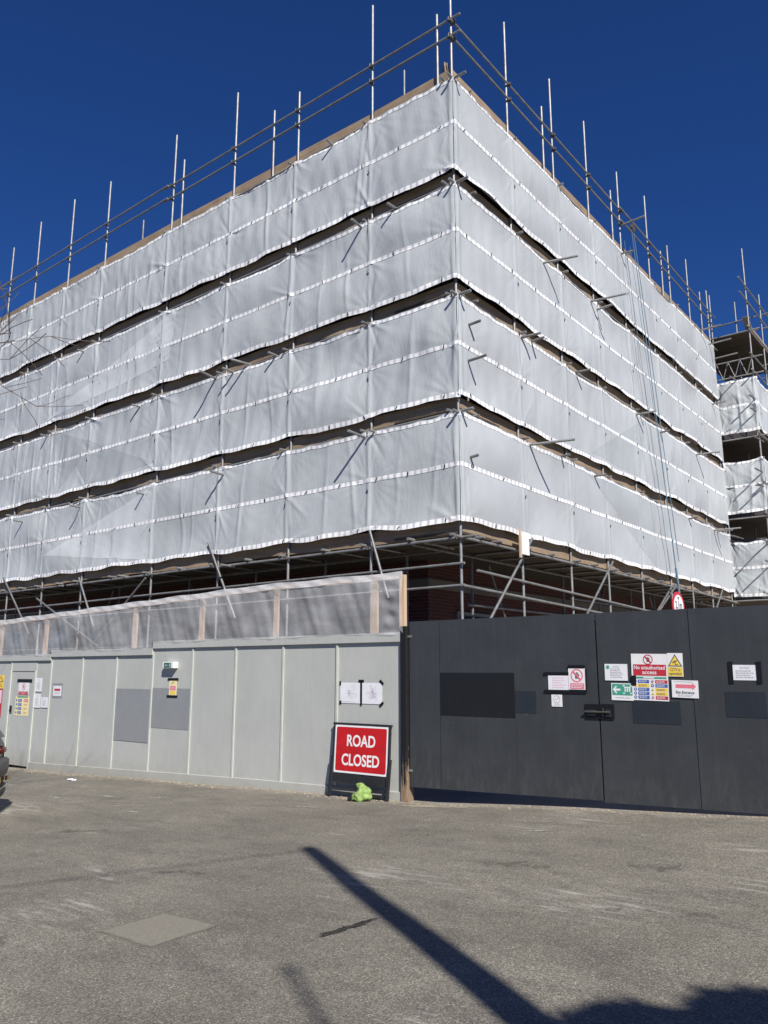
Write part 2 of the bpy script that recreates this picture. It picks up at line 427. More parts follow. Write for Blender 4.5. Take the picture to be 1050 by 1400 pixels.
SUN_EL = R(39.0); lx, ly = -0.836, 0.549          # horizontal travel of the light
sun = bpy.data.lights.new('sun', 'SUN'); sun.energy = 5.0; sun.angle = R(0.53); sun.color = (1.0, 0.95, 0.88)
so = bpy.data.objects.new('sun', sun); COL.objects.link(so); so.location = (20, -15, 30)
L = Vector((lx*math.cos(SUN_EL), ly*math.cos(SUN_EL), -math.sin(SUN_EL)))
so.rotation_euler = L.to_track_quat('-Z', 'Y').to_euler()

w = bpy.data.worlds.new('World'); SC.world = w; w.use_nodes = True
nt = w.node_tree; bg = nt.nodes['Background']
sky = nt.nodes.new('ShaderNodeTexSky'); sky.sky_type = 'NISHITA'; sky.sun_disc = False
sky.sun_elevation = SUN_EL; sky.sun_rotation = math.atan2(-lx, -ly)
sky.altitude = 0; sky.air_density = 1.0; sky.dust_density = 0.0; sky.ozone_density = 4.0
skyc = mixc(nt, 1.0, sky.outputs[0], (0.28, 0.6, 1.2), 'MULTIPLY'); nt.links.new(skyc, bg.inputs['Color'])
bg.inputs['Strength'].default_value = 0.05
SC.view_settings.view_transform = 'Standard'; SC.view_settings.look = 'None'
SC.view_settings.gamma = 1; SC.view_settings.exposure = 0.32
SC.cycles.max_bounces = 8; SC.cycles.transparent_max_bounces = 12

# ------------------------------------------------------------------ ground
xs = [-400, -60] + [(-24 + i*0.5) for i in range(81)] + [60, 400]
ys = [-400, -40] + [(-14 + i*0.5) for i in range(33)] + [6, 20, 400]
g = MB()
rng = np.random.default_rng(3)
def gh(x, y):
    h = gz(x)
    u = max(0, min(1, (y + 4.2)/3.0)); h += 0.032*max(0, min(7, x))*u*u*(3-2*u)
    if -22 < x < 14 and -14 < y < 1:
        h += 0.008*math.sin(x*1.3 + 0.7*y) + 0.006*math.sin(2.1*y - 0.8*x)
    return h
vs = [(x, y, gh(x, y)) for y in ys for x in xs]; nx = len(xs)
g.add(vs, [(j*nx+i, j*nx+i+1, (j+1)*nx+i+1, (j+1)*nx+i) for j in range(len(ys)-1) for i in range(nx-1)])
tag(g.build('ground', M['asphalt'], smooth=True), kind='structure')
def decal(name, pts, mat, dz):
    c = Vector((sum(p[0] for p in pts)/len(pts), sum(p[1] for p in pts)/len(pts)))
    m = MB(); ring = []
    K = 14
    for i in range(len(pts)):
        a, b = pts[i], pts[(i+1) % len(pts)]
        for k in range(K):
            t = k/K; ring.append((a[0]+(b[0]-a[0])*t + random.uniform(-.012,.012), a[1]+(b[1]-a[1])*t + random.uniform(-.012,.012)))
    vs = [(c.x, c.y, gh(c.x, c.y)+dz)]
    R2 = 4
    for r in range(1, R2+1):
        for p in ring:
            x = c.x+(p[0]-c.x)*r/R2; y = c.y+(p[1]-c.y)*r/R2; vs.append((x, y, gh(x, y)+dz))
    n = len(ring); fs = [(0, 1+i, 1+(i+1) % n) for i in range(n)]
    for r in range(R2-1):
        b0, b1 = 1+r*n, 1+(r+1)*n
        fs += [(b0+i, b1+i, b1+(i+1) % n, b0+(i+1) % n) for i in range(n)]
    o = m.add(vs, fs).build(name, mat, smooth=True)
    uvl = o.data.uv_layers.new(name='UVMap'); rad = [1.0] + [1 - r/R2 for r in range(1, R2+1) for _ in ring]
    for lp_ in o.data.loops: uvl.data[lp_.index].uv = (rad[lp_.vertex_index], 0)
    return tag(o, kind='structure')
decal('repair_patch', [(1.68,-7.81),(2.38,-7.82),(2.37,-7.13),(1.67,-7.15)], M['patch'], 0.004)
st = [(3.13,-6.93),(3.2,-7.02),(3.26,-6.85),(3.27,-6.72),(3.3,-6.55),(3.29,-6.33),(3.22,-6.3),(3.2,-6.5),(3.17,-6.68),(3.19,-6.8)]
decal('oil_stain', st, M['stain'], 0.004)
def streak(name, x, y, ang, l, w_, mat):
    ca, sa = math.cos(ang), math.sin(ang)
    decal(name, [(x + ca*l*a/2 - sa*w_*b/2, y + sa*l*a/2 + ca*w_*b/2) for a, b in ((-1, 0), (-.6, -1), (.5, -.8), (1, .1), (.4, 1), (-.5, .8))], mat, 0.005)
for x, y, a, l, w_ in ((4.6, -3.6, .2, 2.6, .7), (3.2, -4.2, .1, 2.2, .6), (6.0, -4.0, .3, 2.4, .6), (2.0, -3.4, -.1, 2.4, .5), (4.9, -5.0, .25, 2.0, .5), (-2.5, -5.2, .45, 3.0, .7), (0.5, -6.2, .4, 2.4, .6), (-4.5, -3.4, .3, 3.0, .6), (1.2, -8.4, .5, 1.6, .5), (3.0, -8.5, .8, 1.2, .4)):
    streak('tyre_wear', x, y, a, l, w_, M['wear'])
for x, y, a, l, w_ in ((-5.6, -3.0, .15, 1.6, .16), (-4.6, -2.6, .2, 1.3, .12), (-3.5, -3.9, .1, 1.3, .14), (2.7, -2.6, .3, .7, .1), (3.9, -2.4, .2, .6, .08), (5.6, -3.3, -.1, 1.4, .2), (-6.2, -3.6, .05, 1.8, .16), (1.0, -3.0, .3, .8, .08), (-1.5, -2.3, .1, 1.4, .16)):
    streak('chalky_scrape', x, y, a, l, w_, M['scrape'])
decal('sand_drift', [(-0.75,-1.25),(-0.2,-1.5),(1.2,-1.42),(1.3,-1.3),(0.3,-1.22),(-0.4,-1.12)], M['dust'], 0.004)
decal('sand_drift', [(-2.2,-1.15),(-1.5,-1.4),(-0.9,-1.35),(-0.7,-1.12),(-1.4,-1.06)], M['dust'], 0.004)
decal('sand_drift', [(-11.5,-1.05),(-9.5,-1.14),(-6.5,-1.12),(-3.2,-1.1),(-2.4,-1.04),(-6.5,-1.02)], M['dust'], 0.004)

gr = MB(); rgg = random.Random(4)
for _ in range(1500):
    x = rgg.uniform(-13.5, -0.5) if rgg.random() < .8 else rgg.uniform(-.5, 6)
    y = -1.02 - abs(rgg.gauss(0, .14)); r_ = rgg.uniform(.005, .02)*(1.6 if rgg.random() < .05 else 1); z = gh(x, y)
    gr.add([(x + r_*a, y + r_*b, z + r_*c) for a, b, c in ((1, .2, 0), (-.6, .9, 0), (-.5, -.9, .1), (.1, 0, .8))], [(0, 1, 3), (1, 2, 3), (2, 0, 3)])
tag(gr.build('grit', basic('grit_crumbs', (.26, .22, .16), .9, var=.5, scale=15)), kind='stuff')

# ------------------------------------------------------------------ brick building
bb = thing('brick_building', 'dark red brick building behind the sheeted scaffold', 'building', (-1.5, 1.5, 0))
def bw(name, x0, x1, y0, y1, z0, z1, mat):
    return MB().box(x0+1.5, x1+1.5, y0-1.5, y1-1.5, z0, z1).build(name, mat, bb)
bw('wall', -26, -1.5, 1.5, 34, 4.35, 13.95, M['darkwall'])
bw('wall', -26, -2.4, 2.4, 34, -1.2, 4.35, M['brick'])
bw('stone_band', -26, -2.37, 2.37, 34, 3.75, 3.95, M['stone'])
bw('parapet', -25.95, -1.55, 1.55, 33.9, 13.95, 14.1, M['stone'])
bw('chimney', -3.2, -2.2, 17.4, 18.6, 14.1, 15.25, M['brick'])
for i in range(8):
    x = -4.2 - i*2.6
    fr = bw('window', x-0.75, x+0.75, 2.34, 2.4, 1.0, 3.3, M['frame'])
    MB().box(x+1.5-0.68, x+1.5+0.68, .825, .84, 1.08, 3.22).build('pane', M['glass'], fr)
for i in range(7):
    y = 4.2 + i*2.6
    fr = bw('window', -2.4, -2.34, y-0.75, y+0.75, 1.0, 3.3, M['frame'])
    MB().box(-.84, -.825, y-1.5-0.68, y-1.5+0.68, 1.08, 3.22).build('pane', M['glass'], fr)

# ------------------------------------------------------------------ main scaffold
SL = [0, 2.02, 4.24, 6.45, 8.92, 11.98, 14.0, 15.95, 17.7, 19.9]      # standards along the left face
SR = [0, 2.2, 4.36, 6.37, 8.5, 10.7, 12.55, 14.45, 16.6]             # along the right face
TOPL = [17.2, 16.31, 15.26, 16.35, 16.28, 16.17, 16.37, 16.36, 16.05, 16.2]
TOPR = [17.2, 16.3, 16.28, 16.29, 15.94, 16.3, 15.46, 15.8, 15.51]
LV = [4.28 + 2.27*k for k in range(5)]
TR = 0.027
sc = thing('scaffold', 'tube scaffold wrapping the corner building with open lift at its foot', 'scaffold', (0, 0, 0))
def PL(s, out, z): return (-s, -out, z)
def PR(s, out, z): return (out, s, z)
def seg(name, P, s0, o0, z0, s1, o1, z1, r=TR, mat=None):
    if name == 'guard_rail': r = .024
    if name == 'brace': mat = M['rusty']
    return tubes(name, mat or M['galv'], sc, P(s0, o0, z0), P(s1, o1, z1), r)
for i, s in enumerate(SL): seg('standard', PL, s, 0, gz(-s)-0.02, s+random.uniform(-.03,.03), 0.0, TOPL[i])
for i, s in enumerate(SR[1:]): seg('standard', PR, s, 0, 0.02, s+random.uniform(-.03,.03), 0.0, TOPR[i+1])
for s in SL[1:]: seg('standard', PL, s+0.05, -1.2, gz(-s)-0.02, s+0.05, -1.2, 13.5 + (2 if s in (2.02, 11.98) else 0), mat=M['rusty'])
for s in SR[1:]: seg('standard', PR, s+0.05, -1.2, 0.02, s+0.05, -1.2, 13.5 + (1.6 if s in (12.55, 14.45) else 0), mat=M['rusty'])
for s, t in ((0.32, 15.06), (5.02, 15.14), (8.45, 15.32)): seg('puncheon', PL, s, 0.03, 13.3, s, 0.03, t)
for s, t in ((3.82, 15.15), (7.86, 15.02), (11.75, 14.91), (15.65, 15.07)): seg('puncheon', PR, s, 0.03, 13.3, s, 0.03, t)
for k, z in enumerate(LV):
    for a, b in ((-0.35, 6.3), (6.5, 12.6), (12.8, 20.2)):
        seg('ledger', PL, a, 0.055, z + random.uniform(-.02, .02), b, 0.055, z + random.uniform(-.03, .03))
    for a, b in ((-0.25, 6.2), (6.4, 12.4), (12.6, 17.2)):
        seg('ledger', PR, a, 0.055, z + random.uniform(-.02, .02), b, 0.055, z + random.uniform(-.03, .03))
    seg('ledger', PL, 1.2, -1.15, z, 20.2, -1.15, z, mat=M['rusty']); seg('ledger', PR, 0.1, -1.15, z, 17.2, -1.15, z, mat=M['rusty'])
    # boarded lift, inner board of each deck added to close out light at the wall
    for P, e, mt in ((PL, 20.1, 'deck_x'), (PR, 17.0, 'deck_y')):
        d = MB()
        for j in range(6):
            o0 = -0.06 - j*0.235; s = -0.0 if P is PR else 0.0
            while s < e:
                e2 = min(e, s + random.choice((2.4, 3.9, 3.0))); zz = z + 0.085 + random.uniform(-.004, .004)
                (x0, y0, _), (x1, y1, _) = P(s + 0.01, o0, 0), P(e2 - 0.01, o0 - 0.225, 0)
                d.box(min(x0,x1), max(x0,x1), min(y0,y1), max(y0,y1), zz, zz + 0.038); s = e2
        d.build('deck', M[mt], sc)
    th = 0.26
    for P, S, mt in ((PL, SL, 'board_x'), (PR, SR, 'board_y')):
        for a, b in zip(S[:-1], S[1:]):
            j0, j1 = random.uniform(-.02, .03), random.uniform(-.02, .03)
            o = -0.03
            A0, A1 = Vector(P(a+0.02, o, z+0.065+j0)), Vector(P(b-0.02, o, z+0.065+j1))
            nrm = Vector((0, 0.036, 0)) if P is PL else Vector((-0.036, 0, 0))
            up = Vector((0, 0, th))
            MB().add([A0, A1, A1+nrm, A0+nrm, A0+up, A1+up, A1+nrm+up, A0+nrm+up],
                     [(0,3,2,1),(4,5,6,7),(0,1,5,4),(1,2,6,5),(2,3,7,6),(3,0,4,7)]).build('toe_board', M[mt], sc)
# top guard rails, bottom rails
for z in (14.37, 14.75):
    seg('guard_rail', PL, -0.25, 0.055, z, 9.2, 0.055, z); seg('guard_rail', PL, 9.0, 0.11, z, 20.2, 0.055, z-0.03)
    seg('guard_rail', PR, -0.12, 0.055, z-0.06, 8.6, 0.055, z-0.05); seg('guard_rail', PR, 8.3, 0.11, z-0.05, 17.3, 0.055, z-0.08)
for z in (3.44, 3.82):
    seg('guard_rail', PL, -0.1, 0.055, z, 9.0, 0.055, z-0.03); seg('guard_rail', PL, 9.0, 0.055, z-0.03, 20, 0.055, z-0.1)
seg('guard_rail', PR, 0.44, 0.055, 3.74, 8.6, 0.055, 3.5); seg('guard_rail', PR, -0.1, 0.055, 3.44, 8.7, 0.055, 3.2); seg('guard_rail', PR, 8.5, 0.055, 3.5, 17, 0.055, 3.55)
for P, e in ((PL, 19.9), (PR, 16.6)):
    for z, a, b in ((2.6, 1.3, e), (3.3, 2.0, e*.6), (3.75, e*.4, e)):
        seg('ledger', P, a, -1.15, z, b, -1.15, z + .03, mat=M['rusty'])
    for a, z0, b, z1 in ((3.0, 4.2, 4.6, 1.5), (7.6, 1.8, 9.0, 4.2), (12.4, 4.2, 13.8, 1.6)):
        seg('brace', P, a, -1.25, z0, b, -1.25, z1)
# transoms; some run out past the face
nt_ = 0
for k, z in enumerate(LV):
    for P, S in ((PL, SL), (PR, SR)):
        ss = []
        for a, b in zip(S[:-1], S[1:]):
            ss += [a + 0.12, (a+b)/2] if k == 0 else [a + 0.14]
        for s in ss:
            if P is PR and s < 0.2: s = 0.5
            seg('transom', P, s, 0.12 + random.uniform(0, 0.08), z + 0.056, s, -1.3, z + 0.056)
stubsL = [(2.13, 6.56, .62, -.04), (1.86, 6.63, .22, .03), (6.3, 6.45, .5, -.05), (5.6, 8.95, .5, .1), (6.1, 8.87, .4, .0), (6.75, 8.86, .62, -.12), (1.35, 11.2, .32, .02), (2.25, 11.1, .45, -.06), (5.95, 4.34, .35, 0),
          (9.3, 6.42, .3, 0), (9.7, 8.8, .3, .05), (12.2, 6.45, .42, -.05), (12.6, 11.05, .3, 0), (14.3, 8.85, .3, -.05), (3.1, 13.42, .3, -.03), (4.7, 8.92, .3, 0), (15.2, 6.4, .4, 0), (16.8, 4.4, .3, 0), (9.9, 4.4, .28, 0)]
for s, z, l, t in stubsL: seg('projecting_tube', PL, s, -0.02, z - .09, s + t, l, z - .09)
stubsR = [(3.45, 11.0, .75, .25), (3.9, 6.6, .25, 0), (2.45, 6.55, .9, .3), (6.0, 11.05, .85, .2), (6.35, 10.95, .45, 0), (2.3, 8.82, .42, .1), (2.7, 8.85, .35, 0), (4.9, 8.85, .35, .1), (8.6, 8.78, .5, .1), (8.9, 8.85, .3, 0), (5.6, 6.5, .3, .1), (8.2, 13.3, .35, .1), (10.4, 8.7, .3, 0), (12.4, 6.5, .3, .0), (13.6, 8.75, .7, .2), (14.9, 6.5, .8, .2), (15.2, 6.5, .5, .1), (15.8, 11.0, .5, 0),
          (15.2, 13.5, .7, 0), (16.0, 13.25, .8, 0), (16.7, 12.95, .8, 0), (0.25, 8.35, .3, 0), (0.25, 7.65, .4, 0), (0.22, 5.8, .2, 0)]
for s, z, l, t in stubsR: seg('projecting_tube', PR, s, -0.02, z - .05, s + t, .06 + l, z - 0.03, mat=M['rusty'] if l < .45 else M['galv'])
for a in ((1.98, 4.61, 1.53, 3.3), (6.7, 4.84, 5.7, 3.1), (16.07, 4.71, 14.3, 3.0), (14.06, 3.99, 10.84, 2.6), (11.96, 4.42, 11.1, 3.1), (9.0, 4.2, 12.0, 2.0)):
    seg('brace', PL, a[0], 0.1, a[1], a[2], 0.1, a[3])
for a in ((2.45, 4.57, 0.2, 2.35), (6.43, 4.53, 4.1, 2.6), (10.39, 4.24, 8.3, 3.0), (10.83, 4.34, 8.5, 3.1), (15.3, 4.6, 13.9, 3.5)):
    seg('brace', PR, a[0], 0.1, a[1], a[2], 0.1, a[3])
# couplers
cm = MB().box(-.045, .045, -.075, .03, -.045, .045).tube((-.06, -.05, 0), (.07, -.05, 0), .014, n=8).tube((0, -.09, -.05), (0, -.09, .05), .012, n=6).mesh('coupler', M['coupler'])
ncp = 0
def coupler(P, s, z, rot=0.0):
    global ncp
    if ncp >= 100: return
    ncp += 1
    o = link('coupler', cm, sc, P(s, 0.035, z)); o.scale = (.75, .75, .75); o.rotation_euler = (0, rot, 0 if P is PL else PI/2)
for P, S in ((PL, SL[:9]), (PR, SR)):
    for s in S:
        for z in (14.37, 14.75): coupler(P, s, z - (0.05 if P is PR else 0), .2)
        for z in LV: coupler(P, s + 0.02, z)
for s in SL[:3]:
    for z in (3.44, 3.82): coupler(PL, s, z)
# a few loose boards stacked on the corner of the top lift
for i, (s, z) in enumerate(((0.18, 13.75), (0.24, 13.8))):
    MB().bar(PL(s, -0.15, 13.55), PL(s+0.03, -0.12, z+0.15), 0.2, 0.035).build('loose_board', M['board_x'], sc)

# ------------------------------------------------------------------ debris sheets
def make_field(S, h, seed, hem=0.10, amp=1.0):
    rg = np.random.default_rng(seed)
    nb = len(S) - 1
    S = np.array(S, float)
    A = rg.uniform(-0.05, 0.07, (2, nb)); B = rg.uniform(-0.01, hem, nb); C = rg.uniform(-0.03, 0.045, nb)
    sag = rg.uniform(0.0, 0.05, nb); tsag = rg.uniform(0.0, 0.07, nb)
    fans = [(s, w0, rg.uniform(0.3, 1.0), rg.integers(11, 24), rg.uniform(0, 6.28)) for s in S for w0 in (0., .5, 1.)]
    fans += [(rg.uniform(S[0], S[-1]), rg.choice([0., .5, 1.]), rg.uniform(0.2, 0.7), rg.integers(8, 15), rg.uniform(0, 6.28)) for _ in range(nb)]
    waves = [(rg.uniform(0.35, 1.6), rg.uniform(-1, 1), rg.uniform(0, 6.28), rg.uniform(0.3, 1)) for _ in range(14)]
    cre = [(rg.uniform(S[0], S[-1]), rg.uniform(-.25, .25), amp*rg.uniform(0.006, 0.02)) for _ in range(nb*2)]
    lines = []
    for sb in S:
        for w0 in (0., .5, 1.):
            for _ in range(int(rg.integers(3, 7))):
                lines.append((sb, w0, rg.uniform(-1.35, 1.35), rg.uniform(.35, 1.0), rg.uniform(.02, .045), rg.uniform(-.024, .03)))
    for _ in range(nb*5):
        lines.append((rg.uniform(S[0], S[-1]), rg.choice([0., .5, 1.]), rg.uniform(-1.2, 1.2), rg.uniform(.25, .8), rg.uniform(.018, .035), rg.uniform(-.016, .02)))
    lines = [(sb, w0, (PI - th) if (w0 == 1. or (w0 == .5 and rg.random() < .5)) else th, l, wd, a) for sb, w0, th, l, wd, a in lines]
    def field(s, w):
        i = np.clip(np.searchsorted(S, s, side='right') - 1, 0, nb - 1)
        t = np.clip((s - S[i]) / (S[i+1] - S[i]), 0, 1); sp = np.sin(PI*t)
        out = np.where(w < .5, A[0][i]*np.sin(PI*np.clip(w/.5, 0, 1)), A[1][i]*np.sin(PI*np.clip((w-.5)/.5, 0, 1))) * sp**0.75
        out = out + B[i]*sp*np.exp(-w/.2) + C[i]*sp*np.exp(-(1-w)/.12)
        for sb, w0, a, n, ph in fans:
            ds = s - sb; dz = (w - w0)*h; r = np.hypot(ds, dz); th = np.arctan2(ds, np.abs(dz) + 1e-4)
            out = out + 0.009*amp*a*(r/(r+.15))*np.exp(-r/.5)*np.sin(n*th + ph)
        for lam, sl, ph, a in waves:
            out = out + 0.0032*amp*a*np.sin(2*PI*(s/lam + sl*w*h*0.8) + ph)
        for c0, sl, a in cre:
            out = out + a*np.exp(-((s - c0 - sl*w)/.05)**2) * (0.4 + 0.6*np.cos(PI*(w-.4))**2)
        for sb, w0, th, l, wd, a in lines:
            ds = s - sb; near = np.abs(ds) < l*1.1
            if not near.any(): continue
            d1 = ds[near]; dz = ((w - w0)*h)[near]
            u = d1*math.sin(th) + dz*math.cos(th); v = d1*math.cos(th) - dz*math.sin(th)
            add = amp*a*np.exp(-np.abs(v)/(wd*(.5 + np.clip(u, 0, None)/l)))*np.clip(u/.06, 0, 1)*np.clip((l - u)/(l*.7), 0, 1)
            out[near] += add
        mod = 0.5 + 0.5*np.sin(1.9*s + 3.1*w + seed)
        out = out + 0.0006*amp*mod*np.sin(2*PI*(s/.14 + .7*np.sin(1.7*s + seed) + .25*np.sin(5*w)))
        d = np.min(np.abs(s[..., None] - S), axis=-1)
        out = out + (0.008 + 0.014*amp)*np.exp(-(d/.045)**2)
        dzv = -sag[i]*sp*(1-w)**2 - tsag[i]*sp*w**3 - 0.03*np.abs(np.sin(PI*s/.62 + seed + .8*np.sin(1.3*s)))*(.3+.7*np.sin(.9*s+seed)**2)*np.clip((w-.85)/.15, 0, 1) + (0.014*np.sin(s*5.1+seed) + 0.02*np.sin(s*2.3+2*seed))*(1-w)**6
        return out, dzv
    return field

def grid_mesh(name, mat, fn, s0, s1, w0, w1, ds, nw, P, zb, h, off):
    ns = max(2, int((s1 - s0)/ds)); s = np.linspace(s0, s1, ns); w_ = np.linspace(w0, w1, nw)
    Sg, Wg = np.meshgrid(s, w_)
    out, dz = fn(Sg, Wg)
    o = off + out; z = zb + Wg*h + dz
    if P is PL: X, Y = -Sg, -o
    else: X, Y = o, Sg
    v = np.stack([X, Y, z], -1).reshape(-1, 3)
    idx = np.arange(ns*nw).reshape(nw, ns)
    a, b, c, d = idx[:-1, :-1].ravel(), idx[:-1, 1:].ravel(), idx[1:, 1:].ravel(), idx[1:, :-1].ravel()
    f = np.stack([a, b, c, d], -1) if P is PR else np.stack([b, a, d, c], -1)
    me = bpy.data.meshes.new(name); me.from_pydata(v.tolist(), [], f.tolist()); me.update()
    uvl = me.uv_layers.new(name='UVMap')
    uv = np.stack([Sg, Wg*h], -1).reshape(-1, 2)[f.ravel()]
    uvl.data.foreach_set('uv', uv.astype(np.float32).ravel())
    me.materials.append(mat); me.polygons.foreach_set('use_smooth', [True]*len(me.polygons))
    return me

def tri_mesh(name, mat, fn, tri, P, zb, h, off, K=46):
    # a triangular overlap of a second sheet; tri in (s, w)
    (a, b, c) = [np.array(t, float) for t in tri]
    vs, uv, fs = [], [], []; rows = []
    pts = []
    for i in range(K+1):
        row = []
        for j in range(i+1):
            u, v = i/K, (j/i if i else 0)
            pts.append(a*(1-u) + (b*(1-v) + c*v)*u); row.append(len(pts)-1)
        rows.append(row)
    pts = np.array(pts); out, dz = fn(pts[:, 0], pts[:, 1])
    o = off + out; z = zb + pts[:, 1]*h + dz
    V = np.stack([-pts[:, 0], -o, z], -1) if P is PL else np.stack([o, pts[:, 0], z], -1)
    for i in range(K):
        for j in range(i+1):
            fs.append((rows[i][j], rows[i+1][j], rows[i+1][j+1]))
            if j < i: fs.append((rows[i][j], rows[i+1][j+1], rows[i][j+1]))
    me = bpy.data.meshes.new(name); me.from_pydata(V.tolist(), [], fs); me.update()
    uvl = me.uv_layers.new(name='UVMap'); q = np.stack([pts[:, 0], pts[:, 1]*h], -1)[np.array(fs).ravel()]
    uvl.data.foreach_set('uv', q.astype(np.float32).ravel())
    me.materials.append(mat); me.polygons.foreach_set('use_smooth', [True]*len(me.polygons))
    return me

tie_me = MB().bar((0, 0, -.035), (0.02, 0, .035), .013, .012).mesh('tie', M['black'])
def hang_sheet(P, S, zb, h, seed, label, s0, s1, group, flaps=(), hem=.06, ntie=True):
    fn = make_field(S, h, seed, hem, 1.0 if P is PL else .5)
    me = grid_mesh('debris_sheet', M['sheet'] if P is PL else M['sheet_taut'], fn, s0, s1, 0, 1, 0.03, 52, P, zb, h, 0.078)
    root = tag(link('debris_sheet', me), label, 'debris sheet', group)
    for wlo, whi in ((0.0, .045), (.485, .525), (.955, .99)):
        link('eyelet_strip', grid_mesh('eyelet_strip', M['strip'], fn, s0+.01, s1-.01, wlo, whi, 0.03, 5, P, zb, h, 0.0835), root)
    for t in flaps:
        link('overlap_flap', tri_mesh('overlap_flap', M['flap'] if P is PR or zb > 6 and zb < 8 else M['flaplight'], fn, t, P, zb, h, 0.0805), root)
    if ntie:
        rg = random.Random(seed); pos = []
        for wv in (.022, .505):
            s = s0 + .35
            while s < s1 - .2: pos.append((s, wv, rg.uniform(-.7, .7))); s += rg.uniform(.7, 1.3)
        for s in S[1:-1]:
            for wv in (.4,): pos.append((s+.03, wv, rg.uniform(-1.2, .2)))
        pos = pos[:95]
        ss = np.array([p[0] for p in pos]); ww = np.array([p[1] for p in pos]); out, dz = fn(ss, ww)
        for (s, wv, a), o, d in zip(pos, out, dz):
            t = link('tie', tie_me, root, P(s, 0.094 + o, zb + wv*h + d)); t.rotation_euler = (0, a, 0 if P is PL else PI/2)
    return root
ORD = ['lowest', 'second lowest', 'third lowest', 'topmost']
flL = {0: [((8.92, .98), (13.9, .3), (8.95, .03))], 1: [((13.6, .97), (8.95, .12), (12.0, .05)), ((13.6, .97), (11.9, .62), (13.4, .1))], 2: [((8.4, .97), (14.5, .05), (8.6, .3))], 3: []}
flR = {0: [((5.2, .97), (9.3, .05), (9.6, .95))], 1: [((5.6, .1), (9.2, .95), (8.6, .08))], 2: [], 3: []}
for k in range(4):
    zb = LV[k] + 0.30; h = (LV[k+1] + 0.03) - zb
    if k == 3: h += 0.02
    hang_sheet(PL, SL, zb, h, 11+k, 'white translucent sheet on the left face of the scaffold, %s of its four bands' % ORD[k], -0.1, 20.0, 'sheets round the main scaffold', flL[k])
    hang_sheet(PR, SR, zb, h, 31+k, 'white translucent sheet on the right face of the scaffold, %s of its four bands' % ORD[k], -0.1, 16.75, 'sheets round the main scaffold', flR[k], hem=.075)

# ------------------------------------------------------------------ wing scaffold at the far right
WY, WX = 17.0, 1.24
ws = thing('wing_scaffold', 'smaller scaffold wing stepping out at the far right with open top platform', 'scaffold', (0, WY, 0))
def wt(name, p, q, r=TR, mat=None):
    return tubes(name, mat or M['galv'], ws, (p[0], p[1]-WY, p[2]), (q[0], q[1]-WY, q[2]), r)
for x, y, t in ((-0.02, 17.05, 15.5), (WX, 17, 16.9), (0.3, 19.3, 16.0), (WX, 19, 15.9), (WX, 20.9, 16.2), (WX, 22.8, 16.1), (WX, 25, 16.0), (2.3, 19.2, 15.2), (2.3, 22.2, 15.6), (2.3, 25, 15.3), (0.2, 21.5, 13.8)):
    wt('standard', (x, y, 0.05), (x, y, t))
WL = [4.3, 7.1, 9.9, 13.75]
for z in WL + [12.15, 12.75, 8.2]:
    wt('ledger', (-0.4, 16.95, z), (WX + .35, 16.95, z)); wt('ledger', (WX + .05, 16.6, z+.05), (WX + .05, 26, z+.05))
for z in (14.6, 15.15):
    wt('guard_rail', (-0.8, 19.25, z), (6.0, 19.25, z+.1)); wt('guard_rail', (WX+.05, 15.9, z+.2), (WX+.05, 26, z+.2))
for z in (13.2, 12.7, 12.0, 11.5, 10.9):
    wt('ledger', (WX - .2, 19.3, z), (6, 19.3, z+.12))
for i in range(6):
    z0 = 12.15; x = 0.05 + i*0.2
    wt('lattice_strut', (x, 16.95, z0 if i % 2 else z0+.6), (x+.2, 16.95, z0+.6 if i % 2 else z0), 0.016, M['rusty'])
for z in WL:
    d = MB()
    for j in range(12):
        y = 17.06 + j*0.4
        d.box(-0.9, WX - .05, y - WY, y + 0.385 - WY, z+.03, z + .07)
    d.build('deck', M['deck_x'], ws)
    MB().box(WX - .045, WX - .01, 0.1, 8.5, z + .07, z + .3).build('toe_board', M['board_y'], ws)
MB().bar((WX - .06, .3, 13.9), (WX - .1, 0.0, 14.3), .2, .035).build('toe_board', M['board_y'], ws)
for x, y0, z in ((WX+.05, 16.4, 11.2), (WX+.05, 16.45, 10.75), (WX+.05, 16.4, 9.75), (WX+.05, 16.3, 8.6), (WX+.05, 16.4, 8.1), (WX+.05, 16.2, 6.2), (WX + .1, 16.3, 5.5), (0.35, 16.5, 6.45), (WX-.5, 16.4, 12.0)):
    wt('projecting_tube', (x, 17.3, z), (x-.12, y0, z+.02), mat=M['rusty'])
def wing_sheet(face, zb, h, seed, label):
    if face == 'front':
        S = [0, WX]; fn = make_field(S, h, seed, .05, 2.2)
        P = lambda s, out, z: None
        def gm(mat, w0, w1, off, nm):
            me = grid_mesh(nm, mat, fn, 0.0, WX+.07, w0, w1, .02, 40 if w1-w0 > .5 else 4, PR, zb, h, off)
            for v in me.vertices: v.co = (v.co.y, WY - v.co.x, v.co.z)
            me.flip_normals(); return me
    else:
        S = [0, 2, 4, 6, 8]; fn = make_field(S, h, seed, .05, 2.0)
        def gm(mat, w0, w1, off, nm):
            me = grid_mesh(nm, mat, fn, -0.065, 8, w0, w1, .04, 40 if w1-w0 > .5 else 4, PR, zb, h, off)
            for v in me.vertices: v.co = (v.co.x + WX, v.co.y + WY, v.co.z)
            return me
    root = tag(link('debris_sheet', gm(M['sheet'], 0, 1, .06, 'debris_sheet')), label, 'debris sheet', 'sheets on the scaffold wing')
    for a, b in ((0, .05), (.48, .53), (.95, .99)):
        link('eyelet_strip', gm(M['strip'], a, b, .066, 'eyelet_strip'), root)
